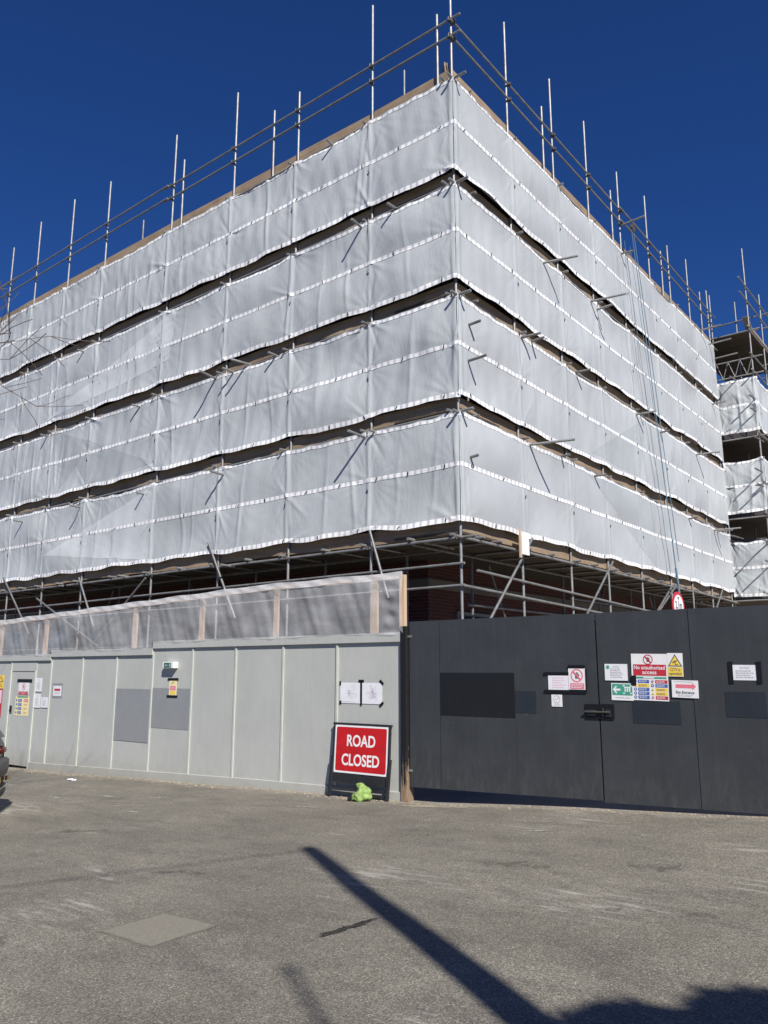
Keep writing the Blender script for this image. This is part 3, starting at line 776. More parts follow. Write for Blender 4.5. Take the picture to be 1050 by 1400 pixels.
for k, (zb, zt) in enumerate(((4.45, 6.35), (7.3, 9.15), (10.1, 12.05))):
    o = ('lowest', 'middle', 'top')[k]
    wing_sheet('front', zb, zt-zb, 61+k, 'narrow white sheet on the front of the far right scaffold wing, %s one' % o)
    wing_sheet('side', zb, zt-zb, 71+k, 'white sheet on the outer side of the far right scaffold wing, %s one' % o)

# ------------------------------------------------------------------ hoist ropes, height sign, white board on the scaffold
hr = thing('hoist_rope', 'pale blue hoist ropes hanging from a pulley down the right sheeted face', 'rope', (0.35, 8.4, 4.4))
def rl(p): return (p[0]-.35, p[1]-8.4, p[2]-4.4)
for (y0, z0), (y1, z1), r in (((8.3, 13.9), (9.95, 4.6), .011), ((8.45, 13.9), (10.25, 4.9), .011), ((7.7, 13.3), (9.5, 4.5), .006), ((8.1, 13.3), (10.0, 4.7), .006)):
    pts = []
    for i in range(13):
        t = i/12; pts.append(rl((0.4 + .05*math.sin(t*PI), y0+(y1-y0)*t - .12*math.sin(t*PI), z0+(z1-z0)*t)))
    MB().path(pts, r, 6).build('rope_strand', M['rope'], hr)
MB().path([rl((.4, 9.95, 4.7)), rl((.42, 10.02, 4.2)), rl((.4, 10.05, 3.2)), rl((.4, 10.06, 1.0))], .03, 8).build('rope_coil', M['rope'], hr)
MB().tube(rl((.37, 8.4, 14.0)), rl((.43, 8.4, 14.0)), .12, n=18).build('pulley', M['coupler'], hr)
MB().tube(rl((.1, 8.4, 14.2)), rl((.75, 8.4, 14.24)), .026).build('pulley_arm', M['galv'], hr)

hs_ = thing('height_limit_sign', 'round red ringed height limit sign showing just above the dark gate', 'road sign', (0.5, 9.66, 0), R(86))
def disc(r, n=36): return [(r*math.cos(2*PI*i/n), r*math.sin(2*PI*i/n)) for i in range(n)]
m_ = MB().prism([(a, b+3.66) for a, b in disc(.38)], 0, .02); m_.build('ring_face', M['signred'], hs_)
MB().poly([(a, b+3.66) for a, b in disc(.3)], -.003).build('white_face', M['white'], hs_)
lettering(hs_, '2.1m', 0, 3.68, .28, M['inkdark'], -.006, .008, .42)
for s in (1, -1):
    MB().poly([(-.07, 3.66+s*.24), (.07, 3.66+s*.24), (0, 3.66+s*.15)][::s], -.006).build('triangle', M['inkdark'], hs_)
MB().tube((0, .06, 0.2), (0, .06, 3.9), .03).build('sign_post', M['steel'], hs_)

wb = thing('white_board', 'small white board hung with timber battens under the right sheeting', 'board', (.2, 1.95, 4.2))
MB().box(-.02, 0, -.18, .17, -.02, .42).build('panel', M['white'], wb)
MB().box(.0, .03, -.24, -.18, -.1, .44).build('batten', M['timber'], wb)

# ------------------------------------------------------------------ grey hoarding
HY = -0.97
ho = thing('site_hoarding', 'long grey green plywood hoarding with vertical battens along the yard', 'hoarding', (0, HY, 0))
jx = [-0.56, -1.975, -3.31, -4.62, -5.94, -7.28, -8.62, -10.0, -11.4, -12.13, -13.36, -14.7, -16.0, -17.3]
def topz(x): return 2.47 if x > -7.28 else (2.335 if x > -11.42 else 2.25)
def kick(x): return {0: .09}.get(0) - 0.03*(abs(x)-1.9) if x < -1.9 else .1
for i, (b, a) in enumerate(zip(jx[:-1], jx[1:])):
    if i == 9: continue
    yo = random.uniform(-.003, .003)
    m = MB(); zt = topz((a+b)/2)
    m.add([(a,yo,gz(a)-.1),(b,yo,gz(b)-.1),(b,yo,zt),(a,yo,zt),(a,.02,gz(a)-.1),(b,.02,gz(b)-.1),(b,.02,zt),(a,.02,zt)],
          [(0,1,2,3),(7,6,5,4),(0,4,5,1),(1,5,6,2),(2,6,7,3),(3,7,4,0)])
    m.build('panel', M['hoard'], ho)
    if i >= 1 and b not in (-12.13,):
        MB().box(b-.022, b+.022, -.024, -.005, kick(b)-.02, topz(b-.05)).build('batten', M['hoardedge'], ho)
MB().box(-12.13-.03, -12.13+.03, -.03, -.005, -.5, 2.0).build('door_jamb', M['hoardedge'], ho)
MB().box(-13.36-.05, -13.36+.03, -.035, -.005, -.5, 2.0).build('door_jamb', M['hoardedge'], ho)
MB().box(-13.4, -12.1, -.012, .02, 1.99, 2.25).build('panel', M['hoard'], ho)
dr = MB().box(-13.325, -12.165, .004, .045, -.33, 1.985).build('door', M['hoard'], ho)
MB().box(-13.27, -13.21, -.03, .004, .95, 1.12).tube((-13.24, -.05, 1.0), (-13.13, -.05, 1.0), .012, n=8).build('handle', M['frameblk'], dr)
for a, b in ((-0.56, -7.28), (-7.28, -11.42), (-11.42, -17.3)):
    zt = topz((a+b)/2)
    MB().box(b+.004, a-.004, -.05, .02, zt, zt+.155).build('fascia', M['hoard'], ho)
for a, b in ((-0.56, -4.0), (-4.0, -8.6), (-8.6, -12.1), (-13.4, -17.3)):
    MB().add([(b+.003,-.035,gz(b)-.05),(a-.003,-.035,gz(a)-.05),(a-.003,-.035,kick(a)),(b+.003,-.035,kick(b)),(b+.003,-.004,gz(b)-.05),(a-.003,-.004,gz(a)-.05),(a-.003,-.004,kick(a)+.01),(b+.003,-.004,kick(b)+.01)],
          [(0,1,2,3),(0,4,5,1),(1,5,6,2),(2,6,7,3),(3,7,4,0),(7,6,5,4)]).build('kick_board', M['hoard'], ho)
MB().box(-8.62+.03, -7.28-.03, -.0085, -.0045, .50, 1.61).build('overpaint_patch', M['greypatch'], ho)
MB().box(-7.28+.03, -5.94-.03, -.0085, -.0045, .82, 1.64).build('overpaint_patch', M['greypatch'], ho)
def ptop(x): return 3.6 if x > -4 else 3.6 - (abs(x)-4)*0.029
for x, wdt in ((-1.18, .14), (-3.58, .11), (-5.77, .13), (-8.09, .14), (-11.88, .14), (-14.2, .14), (-15.6, .14)):
    MB().box(x-wdt/2, x+wdt/2, .02, .07, topz(x)+.1, ptop(x)-.05).build('timber_post', M['timber'], ho)
MB().box(-.61, -.51, -.01, .07, 2.7, 3.58).build('timber_post', M['timber'], ho)
MB().box(-.56, -.43, -.06, .12, -.05, 2.72).build('end_post', M['post'], ho, bevel=.012)
for a, b in ((-.66, -4.0), (-4.0, -9.0), (-9.0, -17.3)):
    MB().bar((a, .04, ptop(a)-.045), (b, .04, ptop(b)-.045), .05, .09).build('top_rail', M['timber_x'], ho)
MB().box(-15.75, -15.55, -.03, .0, 3.1, 4.0).build('timber_post', M['timber'], ho)

def plastic():
    xs_ = np.linspace(-17.2, -0.5, 520); nz = 30
    rg = np.random.default_rng(5); v = []; f = []
    for j in range(nz):
        t = j/(nz-1)
        for x in xs_:
            zt = ptop(x)+.02; zb = topz(x) + .155 + .02*math.sin(x*2.3) - .02
            if t > .9:                                   # wraps over the rail
                u = (t-.9)/.1; z = zt + .01*math.sin(x*7); y = HY - .06 + .16*u
            else:
                z = zb + (zt - zb)*(t/.9)
                y = HY - .062 + .03*math.sin(PI*t/.9)*math.sin(x*1.45) + .008*math.sin(x*9+6*t) + .005*math.sin(x*23 + 11*t)*math.sin(3*x)
                y += .02*math.exp(-((x+.75)/.12)**2)*math.sin(30*t)
            v.append((x, y, z))
    n = len(xs_)
    f = [(j*n+i, j*n+i+1, (j+1)*n+i+1, (j+1)*n+i) for j in range(nz-1) for i in range(n-1)]
    m = MB(); m.v = v; m.f = f
    o = m.build('plastic_sheet', M['poly'], smooth=True)
    q = MB(); xx = np.linspace(-17.2, -.5, 300)
    for j in range(5):
        for x in xx: q.v.append((x, HY - .072 - .006*math.sin(x*13 + j), ptop(x) - .09 - .012*math.sin(x*4.1) + j*.028))
    q.f = [(j*300+i, j*300+i+1, (j+1)*300+i+1, (j+1)*300+i) for j in range(4) for i in range(299)]
    q.build('folded_hem', M['polyhem'], o, smooth=True)
    return tag(o, 'clear wrinkled polythene stretched over the timber frame on top of the grey hoarding', 'plastic sheet')
plastic()

# ------------------------------------------------------------------ dark gates
GY = -0.97
def gate_leaf(label, xs, zb, tz, group='dark site gates'):
    r = thing('site_gate', label, 'gate', (xs[0], GY, 0), 0, group)
    for i, (a, b) in enumerate(zip(xs[:-1], xs[1:])):
        yo = (-.015, -.023, -.017)[i % 3]
        z0, z1 = zb(a), zb(b)
        x0, x1 = a - xs[0] + .002, b - xs[0] - .002
        MB().add([(x0,yo,z0),(x1,yo,z1),(x1,yo,tz),(x0,yo,tz),(x0,.012,z0),(x1,.012,z1),(x1,.012,tz),(x0,.012,tz)],
          [(0,1,2,3),(7,6,5,4),(0,4,5,1),(1,5,6,2),(2,6,7,3),(3,7,4,0)]).build('panel', M['gate'], r)
    W = xs[-1]-xs[0]
    for z in (.6, 1.6, 2.6): MB().box(.03, W-.03, .013, .06, z, z+.1).build('rail', M['frameblk'], r)  # rails coloured black so the slit between the leaves stays dark
    return r
zb = lambda x: .205 + .025*(x+.43) if x > .2 else .205
g1 = gate_leaf('left charcoal gate leaf with a big black painted-over rectangle', [-.40, .2, 1.53, 2.81], lambda x: .2 + .03*(x+.4), 2.79)
g2 = gate_leaf('right charcoal gate leaf carrying the no unauthorised access board', [2.83, 4.1, 5.4, 6.7], lambda x: .275 + .03*(x-2.8), 2.79)
MB().box(2.37+.84-.03, 2.37+.84+.06, .014, .05, .3, 2.7).build('gap_blackout', M['frameblk'], g1)  # black strip added behind the leaf joint to block light through it
def patch(gate, x0, x1, z0, z1, yo, mat, nm='overpaint_patch'):
    ox = gate.location.x
    return MB().box(x0-ox, x1-ox, yo-.003, yo, z0, z1).build(nm, mat, gate)
patch(g1, .21, 1.525, 1.32, 1.97, -.024, M['gatedark']); patch(g1, 1.535, 1.87, 1.4, 1.71, -.0185, M['gateblue'])
patch(g2, 3.29, 3.92, 1.32, 1.61, -.016, M['gateblue']); patch(g2, 4.48, 4.95, 1.44, 1.745, -.024, M['gateblue'])
for z in (.45, 2.55):
    MB().box(-.06, .05, -.026, -.0165, z-.018, z+.018).tube((-.06, -.01, z-.06), (-.06, -.01, z+.06), .02, n=10).build('hinge', M['galv'], g1)
lk = thing('gate_latch', 'black sliding bolt latch across the meeting of the two gates', 'latch', (2.82, GY-.024, 1.35))
MB().box(-.2, .0, -.008, 0, 0, .2).box(.0, .215, -.012, 0, .01, .205).build('back_plate', M['black'], lk)
MB().box(-.17, -.03, -.03, -.008, .05, .13).build('bolt_case', M['frameblk'], lk)
MB().tube((-.19, -.04, .1), (.17, -.04, .1), .014, n=8).build('bolt', M['coupler'], lk)
MB().tube((.06, -.02, .05), (.06, -.02, .15), .016).box(.1, .18, -.03, -.012, .04, .14).build('padlock', M['frameblk'], lk)
dp = thing('dark_hoarding', 'charcoal hoarding panel continuing to the right of the gates', 'hoarding', (6.75, GY, 0))
for i in range(4): MB().box(i*1.3+.003, i*1.3+1.297, -.015, .012, .2, 2.79).build('panel', M['gate'], dp)

# ------------------------------------------------------------------ signs and notices
class Sign:
    def __init__(s, name, label, cat, x0, x1, z0, z1, y, mat, group=None, roll=0.0, panel='panel', th=.003):
        s.w, s.h = x1-x0, z1-z0
        s.r = thing(name, label, cat, ((x0+x1)/2, y, z0), 0, group); s.r.rotation_euler = (0, roll, 0)
        MB().box(-s.w/2, s.w/2, -th, 0, 0, s.h).build(panel, mat, s.r); s.y = -th; s.k = 0
    def _y(s, lay): return s.y - .0016*lay
    def rect(s, nm, a, b, c, d, mat, lay=1):       # fractions of the panel
        x0, x1 = (a-.5)*s.w, (b-.5)*s.w
        return MB().poly([(x0, c*s.h), (x1, c*s.h), (x1, d*s.h), (x0, d*s.h)], s._y(lay)).build(nm, mat, s.r)
    def poly(s, nm, pts, mat, lay=1):
        return MB().poly([((a-.5)*s.w, b*s.h) for a, b in pts], s._y(lay)).build(nm, mat, s.r)
    def circ(s, nm, a, b, rad, mat, lay=1, inner=0):
        cx, cz = (a-.5)*s.w, b*s.h; n = 28; m = MB()
        if inner:
            vs = [(cx+r*math.cos(2*PI*i/n), s._y(lay), cz+r*math.sin(2*PI*i/n)) for r in (inner, rad) for i in range(n)]
            m.add(vs, [(i, n+i, n+(i+1) % n, (i+1) % n)[::-1] for i in range(n)])
        else: m.poly([(cx+rad*math.cos(2*PI*i/n), cz+rad*math.sin(2*PI*i/n)) for i in range(n)], s._y(lay))
        return m.build(nm, mat, s.r)
    def text(s, body, a, b, size, mat, lay=2, bold=0, width=None):
        return lettering(s.r, body, (a-.5)*s.w, b*s.h, size, mat, s._y(lay), bold, width)
    def lines(s, a, b, c, d, n, mat, lay=1):       # lines of print too small to read, one mesh
        m = MB(); rg = random.Random(int(s.w*9999)+n)
        for i in range(n):
            z = (d + (c-d)*(i+.5)/n)*s.h; hh = abs(d-c)*s.h/n*.22
            x = (a-.5)*s.w; e = (b-.5)*s.w - rg.uniform(0, .25)*(b-a)*s.w
            while x < e:
                l = rg.uniform(.012, .035); m.poly([(x, z-hh), (min(e, x+l), z-hh), (min(e, x+l), z+hh), (x, z+hh)], s._y(lay)); x += l+.008
        return m.build('print', mat, s.r)
    def tape(s, x0, x1, z0, z1, lay=3):            # metres from the panel centre / base
        return MB().box(x0, x1, s._y(lay)-.001, s._y(lay), z0, z1).build('tape', M['black'], s.r)
    def stop_hand(s, a, b, rad, ringmat):
        s.circ('ring', a, b, rad, ringmat, 1, rad*.82)
        cx, cz = (a-.5)*s.w, b*s.h; m = MB(); q = rad*.5
        m.poly([(cx-q*.5, cz-q*.9), (cx+q*.45, cz-q*.9), (cx+q*.6, cz+q*.1), (cx-q*.55, cz+q*.1)], s._y(1))
        for i, l in enumerate((.75, 1.0, 1.05, .8)):
            x = cx - q*.52 + i*q*.29; m.poly([(x, cz+q*.1), (x+q*.22, cz+q*.1), (x+q*.22, cz+q*l), (x, cz+q*l)], s._y(1))
        m.poly([(cx+q*.45, cz-q*.5), (cx+q*.95, cz+q*.15), (cx+q*.75, cz+q*.3), (cx+q*.45, cz-q*.05)], s._y(1))
        m.build('hand_symbol', M['inkdark'], s.r)
        d = rad*.86*.707; e = rad*.09
        MB().poly([(cx-d-e, cz+d-e), (cx+d-e, cz-d-e), (cx+d+e, cz-d+e), (cx-d+e, cz+d+e)], s._y(2)).build('bar', ringmat, s.r)

YG = GY - .0235     # just in front of the gate panels
t = Sign('safety_board', 'white no unauthorised access board with rows of coloured safety panels', 'sign', 3.30, 3.785, 1.615, 2.22, YG, M['white'], roll=0.02)
t.stop_hand(.47, .875, .066, M['signred'])
t.rect('red_panel', .05, .96, .53, .77, M['signred']); t.text('No unauthorised', .5, .7, .07, M['white'], 2, .0012, .41); t.text('access', .5, .6, .07, M['white'], 2, .0012, .19)
t.rect('green_bar', .05, .96, .465, .505, M['green']); t.rect('bar_print', .33, .63, .472, .497, M['white'], 2)
rows = [('blue', 'signred'), ('yellow', 'blue'), ('blue', 'yellow'), ('blue', 'yellow'), ('blue', 'signred')]
for i, (l, r_) in enumerate(rows):
    z1 = .44 - i*.085; z0 = z1 - .07
    for a, b, ic, c in ((.17, .48, .095, l), (.65, .98, .57, r_)):
        t.rect('row_panel', a, b, z0, z1, M[c]); t.lines(a+.03, b-.02, z0+.012, z1-.012, 2, M['white'] if c != 'yellow' else M['inkdark'], 2)
        if c == 'yellow': t.poly('icon', [(ic-.055, z0+.004), (ic+.055, z0+.004), (ic, z1)], M['yellow']); t.poly('icon_mark', [(ic-.015, z0+.015), (ic+.015, z0+.015), (ic, z1-.02)], M['inkdark'], 2)
        else:
            t.circ('icon', ic, (z0+z1)/2, .021, M[c] if c == 'blue' else M['pink'], 1, 0 if c == 'blue' else .016); t.circ('icon_mark', ic, (z0+z1)/2, .009, M['white'] if c == 'blue' else M['inkdark'], 2)
t = Sign('camera_warning_sign', 'yellow triangle CCTV in operation sign beside the large safety board', 'sign', 3.79, 3.99, 1.925, 2.225, YG, M['white'], roll=0.02)
t.poly('triangle', [(.03, .43), (.97, .43), (.5, .96)], M['inkdark']); t.poly('triangle_face', [(.14, .47), (.86, .47), (.5, .87)], M['yellow'], 2)
t.poly('camera_symbol', [(.33, .56), (.62, .64), (.66, .71), (.37, .64)], M['inkdark'], 3); t.poly('bracket_symbol', [(.5, .5), (.7, .49), (.7, .52), (.55, .53), (.53, .6), (.49, .6)], M['inkdark'], 3)
t.rect('yellow_panel', .03, .97, .02, .4, M['yellow']); t.text('CCTV in', .5, .29, .055, M['inkdark'], 2, .0005, .13); t.text('operation', .5, .13, .055, M['inkdark'], 2, .0005, .16)
t = Sign('site_entrance_sign', 'white site entrance sign with red arrow pointing right', 'sign', 3.83, 4.165, 1.66, 1.88, YG-.007, M['white'], roll=0.025)
t.poly('arrow', [(.15, .55), (.78, .55), (.78, .45), (.92, .66), (.78, .85), (.78, .76), (.15, .76)], M['pink'])
t.text('Site Entrance', .5, .31, .05, M['inkdark'], 2, .0004, .235); t.lines(.22, .85, .06, .2, 2, M['ink']); t.lines(.1, .9, .87, .95, 1, M['ink'])
t = Sign('emergency_exit_sign', 'green assembly point sign with white arrow pointing left', 'sign', 3.01, 3.315, 1.61, 1.835, YG-.0005, M['white'], roll=0.015)
t.rect('green_panel', .04, .96, .3, .95, M['green']); t.poly('arrow', [(.07, .62), (.22, .85), (.27, .8), (.2, .68), (.42, .68), (.42, .56), (.2, .56), (.27, .44), (.22, .39)], M['white'], 2)
for px in (.64, .74, .84):
    t.circ('person_symbol', px, .75, .014, M['white'], 2); t.rect('person_symbol', px-.03, px+.03, .5, .68, M['white'], 2)
for a, b, c, d in ((.54, .62, .82, .9), (.86, .94, .82, .9), (.54, .62, .38, .46), (.86, .94, .38, .46)): t.rect('corner_arrow', a, b, c, d, M['white'], 2)
t.text('Assembly point', .5, .16, .03, M['ink'], 1, 0, .2)
t.tape(.13, .2, .2, .33)
t = Sign('paper_notice', 'white printed letter taped above the green assembly point sign', 'notice', 2.93, 3.25, 1.87, 2.09, YG, M['paper'], roll=.012)
t.circ('emblem', .14, .8, .025, M['green']); t.text('NOTICE', .5, .83, .025, M['ink']); t.lines(.25, .8, .15, .75, 6, M['ink'])
t = Sign('paper_notice', 'white notice with faint pink print held by black tape beside the red circle sign', 'notice', 2.075, 2.40, 1.735, 1.935, YG, M['paper'])
t.lines(.2, .85, .1, .92, 5, M['palepink']); t.tape(-.23, .16, .205, .245); t.tape(-.23, .42, -.045, -.002)
t = Sign('no_entry_sign', 'small sign with red barred circle and black hand beside a pink printed notice', 'sign', 2.39, 2.645, 1.742, 2.032, YG-.0045, M['white'], roll=.01)
t.stop_hand(.5, .66, .092, M['pink']); t.rect('red_panel', .1, .92, .03, .3, M['pink']); t.lines(.16, .86, .06, .27, 3, M['white'], 2)
t.tape(-.13, .125, .295, .335); t.tape(.13, .15, 0, .29)
t = Sign('round_badge_card', 'small white card with a grey round tick emblem under the taped notices', 'card', 2.115, 2.28, 1.503, 1.668, YG, M['white'])
t.circ('emblem', .5, .62, .052, M['ink'], 1, .045); t.poly('tick', [(.36, .64), (.46, .52), (.68, .74), (.64, .78), (.46, .6), (.4, .68)], M['ink']); t.lines(.25, .8, .08, .28, 2, M['ink'])
t = Sign('paper_notice', 'white printed sheet between two upright black tapes at the right of the gates', 'notice', 4.585, 4.885, 1.885, 2.07, YG, M['paper'], roll=.01)
t.text('NOTICE', 0.5, .8, .03, M['ink'], 1); t.lines(.15, .85, .12, .68, 4, M['ink']); t.tape(-.19, -.135, -.045, .225); t.tape(.135, .195, -.04, .225)

YH = HY - .0045
t = Sign('site_plan', 'white site plan drawing taped on the grey hoarding, left of a pair', 'drawing', -1.9, -1.455, 1.455, 1.80, YH-.003, M['paper'], 'site plans taped above the road sign')
def scribble(s, seed, mat):
    rg = random.Random(seed); m = MB()
    for i in range(60):
        x, z = rg.gauss(.1, .22)*s.w*.6, s.h*.5 + rg.gauss(0, .2)*s.h; l, a = rg.uniform(.01, .06), rg.choice((0.3, 1.87, 0.3, 2.3))
        if abs(x) > s.w*.44 or not .1*s.h < z < .9*s.h: continue
        dx, dz, e = l*math.cos(a)/2, l*math.sin(a)/2, .0012
        nx_, nz_ = -math.sin(a)*e, math.cos(a)*e
        m.poly([(x-dx-nx_, z-dz-nz_), (x+dx-nx_, z+dz-nz_), (x+dx+nx_, z+dz+nz_), (x-dx+nx_, z-dz+nz_)], s._y(1))
    m.build('plan_lines', mat, s.r)
scribble(t, 1, M['ink']); t.lines(.05, .95, .04, .1, 1, M['ink']); t.tape(-.235, -.2, .3, .37); t.tape(-.235, -.19, -.02, .04)
t = Sign('site_plan', 'white site plan drawing taped on the grey hoarding, right of a pair', 'drawing', -1.42, -.975, 1.455, 1.80, YH-.003, M['paper'], 'site plans taped above the road sign')
scribble(t, 2, M['ink']); scribble(t, 5, M['palepink']); t.tape(-.245, -.205, -.03, .36); t.tape(-.285, -.165, .35, .395)
for (x, z, a) in ((.215, .355, .7), (.215, .0, -.7)):
    tp = MB().box(-.05, .05, -.009, -.008, -.022, .022).build('tape', M['black'], t.r, (x, 0, z)); tp.rotation_euler = (0, a, 0)
# exit lamp
ex = thing('exit_lamp', 'boxy white emergency exit lamp with green face fixed high on the grey hoarding', 'exit lamp', (-6.6, HY-.005, 2.05))
MB().box(-.18, .18, -.13, 0, 0, .13).build('housing', M['white'], ex, bevel=.008)
MB().box(-.13, .11, -.134, -.131, .015, .115).build('green_face', basic('exit_green', (.04, .14, .1), .3), ex)
MB().poly([(.05, .03), (.095, .03), (.095, .1), (.05, .1)], -.136).poly([(-.1, .06), (-.06, .035), (-.06, .05), (0, .05), (0, .07), (-.06, .07), (-.06, .085)], -.136).build('arrow_symbol', M['ink'], ex)
t = Sign('hazard_notice', 'narrow yellow notice with pink panel between two black tapes below the exit lamp', 'notice', -6.68, -6.43, 1.5, 1.81, YH-.004, M['paleyellow'])
t.poly('symbol', [(.25, .72), (.35, .72), (.65, .88), (.55, .9)], M['inkdark']); t.rect('pink_panel', .12, .88, .32, .6, M['pink']); t.lines(.2, .8, .36, .56, 2, M['palepink'], 2); t.rect('ochre_panel', .15, .8, .06, .26, M['yellow'])
t.tape(-.18, .18, .3, .35); t.tape(-.19, .17, -.05, 0)
t = Sign('arrow_notice', 'small white notice with a red arrow bar right of the hoarding door', 'notice', -11.25, -10.88, 1.4, 1.64, YH-.002, M['paper'])
MB().box(-.23, .23, 0.0005, .002, -.05, .3).build('backing_patch', M['greypatch'], t.r)
t.rect('red_bar', .15, .75, .5, .72, M['signred']); t.poly('arrow_head', [(.75, .45), (.92, .61), (.75, .77)], M['signred']); t.lines(.15, .85, .18, .4, 2, M['ink'])
for x0, x1, z0, z1, lb in ((-12.08, -11.78, 1.49, 1.82, 'upper white letter pinned beside the hoarding door'), (-12.1, -11.8, 1.1, 1.43, 'lower white letter pinned beside the hoarding door, nearest the jamb'), (-11.77, -11.42, 1.11, 1.36, 'short white letter beside the hoarding door with a small emblem')):
    t = Sign('paper_notice', lb, 'notice', x0, x1, z0, z1, YH-.01, M['paper']); t.circ('emblem', .5 if x1 < -11.7 else .2, .85, .02, M['ink']); t.lines(.2, .8, .15, .72, 6, M['ink'])
t = Sign('no_entry_sign', 'white sign with red panel on the hoarding door under a black tape', 'sign', -12.95, -12.43, 1.39, 1.7, HY+.002, M['white'])
t.stop_hand(.5, .68, .085, M['pink']); t.rect('red_panel', .03, .97, .2, .29, M['signred']); t.rect('red_panel', .03, .97, .02, .17, M['signred']); t.text('STOP', .5, .095, .04, M['white'], 2, 0, .15); t.tape(-.34, .4, .32, .40)
t = Sign('safety_board', 'cream board of blue and orange safety panels on the hoarding door', 'sign', -13.05, -12.37, .88, 1.36, HY+.002, M['paleyellow'])
t.rect('green_bar', .12, .9, .93, 1.0, M['green'], 1)
for i in range(4):
    z1 = .86 - i*.21
    t.circ('icon', .1, z1-.075, .03, M['blue']); t.rect('row_panel', .2, .48, z1-.15, z1, M['blue']); t.lines(.23, .46, z1-.13, z1-.02, 2, M['white'], 2)
    t.rect('row_panel', .62, .92, z1-.15, z1, M['pink'] if i == 0 else M['paleyellow'], 1); t.lines(.65, .9, z1-.12, z1-.03, 2, M['signred'] if i else M['white'], 2)
t = Sign('hazard_notice', 'yellow warning triangle notice at the far left end of the hoarding', 'notice', -14.12, -13.72, 1.54, 1.88, YH-.006, M['yellow'])
t.poly('triangle', [(.2, .5), (.95, .5), (.57, .95)], M['inkdark']); t.poly('triangle_face', [(.33, .56), (.82, .56), (.57, .85)], M['yellow'], 2); t.lines(.15, .9, .1, .42, 3, M['inkdark'])
t = Sign('red_notice', 'tall red and pink notice below the yellow triangle at the far left', 'notice', -14.14, -13.74, .8, 1.52, YH-.006, M['signred'])
t.rect('pink_panel', .06, .94, .5, .97, M['palepink'])

# ------------------------------------------------------------------ road closed sign and bag
rs = thing('road_closed_sign', 'red and white ROAD CLOSED sign in a black frame leaning by the hoarding', 'road sign', (-1.36, -1.10, gz(-1.36)), R(1))
tilt = R(3.6)
holder = MB()
def T(x, y, z):            # sign face plane leaning back
    return (x, y*math.cos(tilt) + z*math.sin(tilt), z*math.cos(tilt) - y*math.sin(tilt))
rs.scale = (1.08, 1, 1.03)
def tb(x0, x1, y0, y1, z0, z1, name, mat, bevel=0):
    m = MB().box(x0, x1, y0, y1, z0, z1); m.v = [T(*v) for v in m.v]; return m.build(name, mat, rs, bevel=bevel)
tb(-.525, .525, -.012, 0, .36, 1.11, 'plate', M['white'])
pts = []
for cx, cz, a0 in ((.465, 1.05, 0), (-.465, 1.05, 90), (-.465, .42, 180), (.465, .42, 270)):
    for i in range(5): a = R(a0 + i*22.5); pts.append((cx + .03*math.cos(a), cz + .03*math.sin(a)))
m = MB().poly(pts, -.0135); m.v = [T(*v) for v in m.v]; m.build('red_face', M['red'], rs)
for body, z, wd in (('ROAD', .87, .56), ('CLOSED', .57, .74)):
    me = text_mesh(body, .27, M['white'], .006)
    xs2 = [v.co.x for v in me.vertices]; k = wd/(max(xs2)-min(xs2)); zs2 = [v.co.z for v in me.vertices]; kz = .185/(max(zs2)-min(zs2)); zc = (max(zs2)+min(zs2))/2
    for v in me.vertices: v.co = T(v.co.x*k, -.0155, (v.co.z-zc)*kz + z)
    link('lettering', me, rs)
for s in (-1, 1):
    tb(s*.545-.018, s*.545+.018, -.02, .02, .35, 1.13, 'frame_post', M['frameblk'], .006)
    sx = s*.56
    m = MB().bar((sx, -.05, -.005), T(sx, .0, .62), .055, .04); m.build('leg', M['frameblk'], rs, bevel=.006)
tb(-.575, .575, -.02, .03, 1.112, 1.145, 'top_bar', M['frameblk'], .006)
tb(-.53, .53, -.016, .02, .21, .345, 'lower_panel', M['frameblk'])
tb(-.56, .56, -.02, .02, .12, .15, 'cross_bar', M['frameblk']); tb(-.56, .56, -.02, .02, .04, .07, 'cross_bar', M['frameblk'])

def blob(name, mat, segs, rings, fn, label, cat, loc, parent=None):
    m = MB(); vs = []
    for j in range(rings+1):
        ph = PI*j/rings
        for i in range(segs):
            th = 2*PI*i/segs; x, y, z = math.sin(ph)*math.cos(th), math.sin(ph)*math.sin(th), math.cos(ph); vs.append(fn(x, y, z, th, ph))
    m.add(vs, [(j*segs+i, (j+1)*segs+i, (j+1)*segs+(i+1) % segs, j*segs+(i+1) % segs) for j in range(rings) for i in range(segs)])
    return m.build(name, mat, parent, loc, smooth=True)
bag = thing('green_bag', 'crumpled lime green plastic bag weighing down the road sign foot', 'bag', (-1.14, -1.31, gz(-1.14)), R(10))
bag.scale = (.8, .8, .84)
def bagf(x, y, z, th, ph):
    r = 1 + .12*math.sin(3*th+1) + .08*math.sin(7*th+4*z) + .05*math.sin(13*th-9*z)
    zz = z if z > -.35 else -.35
    w_ = 1 if z < .1 else 1 - .35*(z-.1)
    return (.2*x*r*w_ + .07*zz - .02*math.sin(9*z), .14*y*r*w_, .075 + .2*zz*(1+.14*math.sin(4*th)) + .02*math.sin(6*x+3))
blob('sack', M['bagg'], 48, 28, bagf, '', '', None, bag)
def knot(x, y, z, th, ph):
    r = 1 + .35*math.sin(5*th)*max(0, z)
    return (.055*x*r*(1+.9*max(0, z)) - .05, .03*y*r*(1+.9*max(0, z)), .27 + .05*z + .02*x)
blob('tied_top', M['bagg'], 24, 12, knot, '', '', None, bag)
sb = MB().box(-.27, .0, -.1, .08, .0, .055); sb.build('weight', M['frameblk'], bag, bevel=.015)

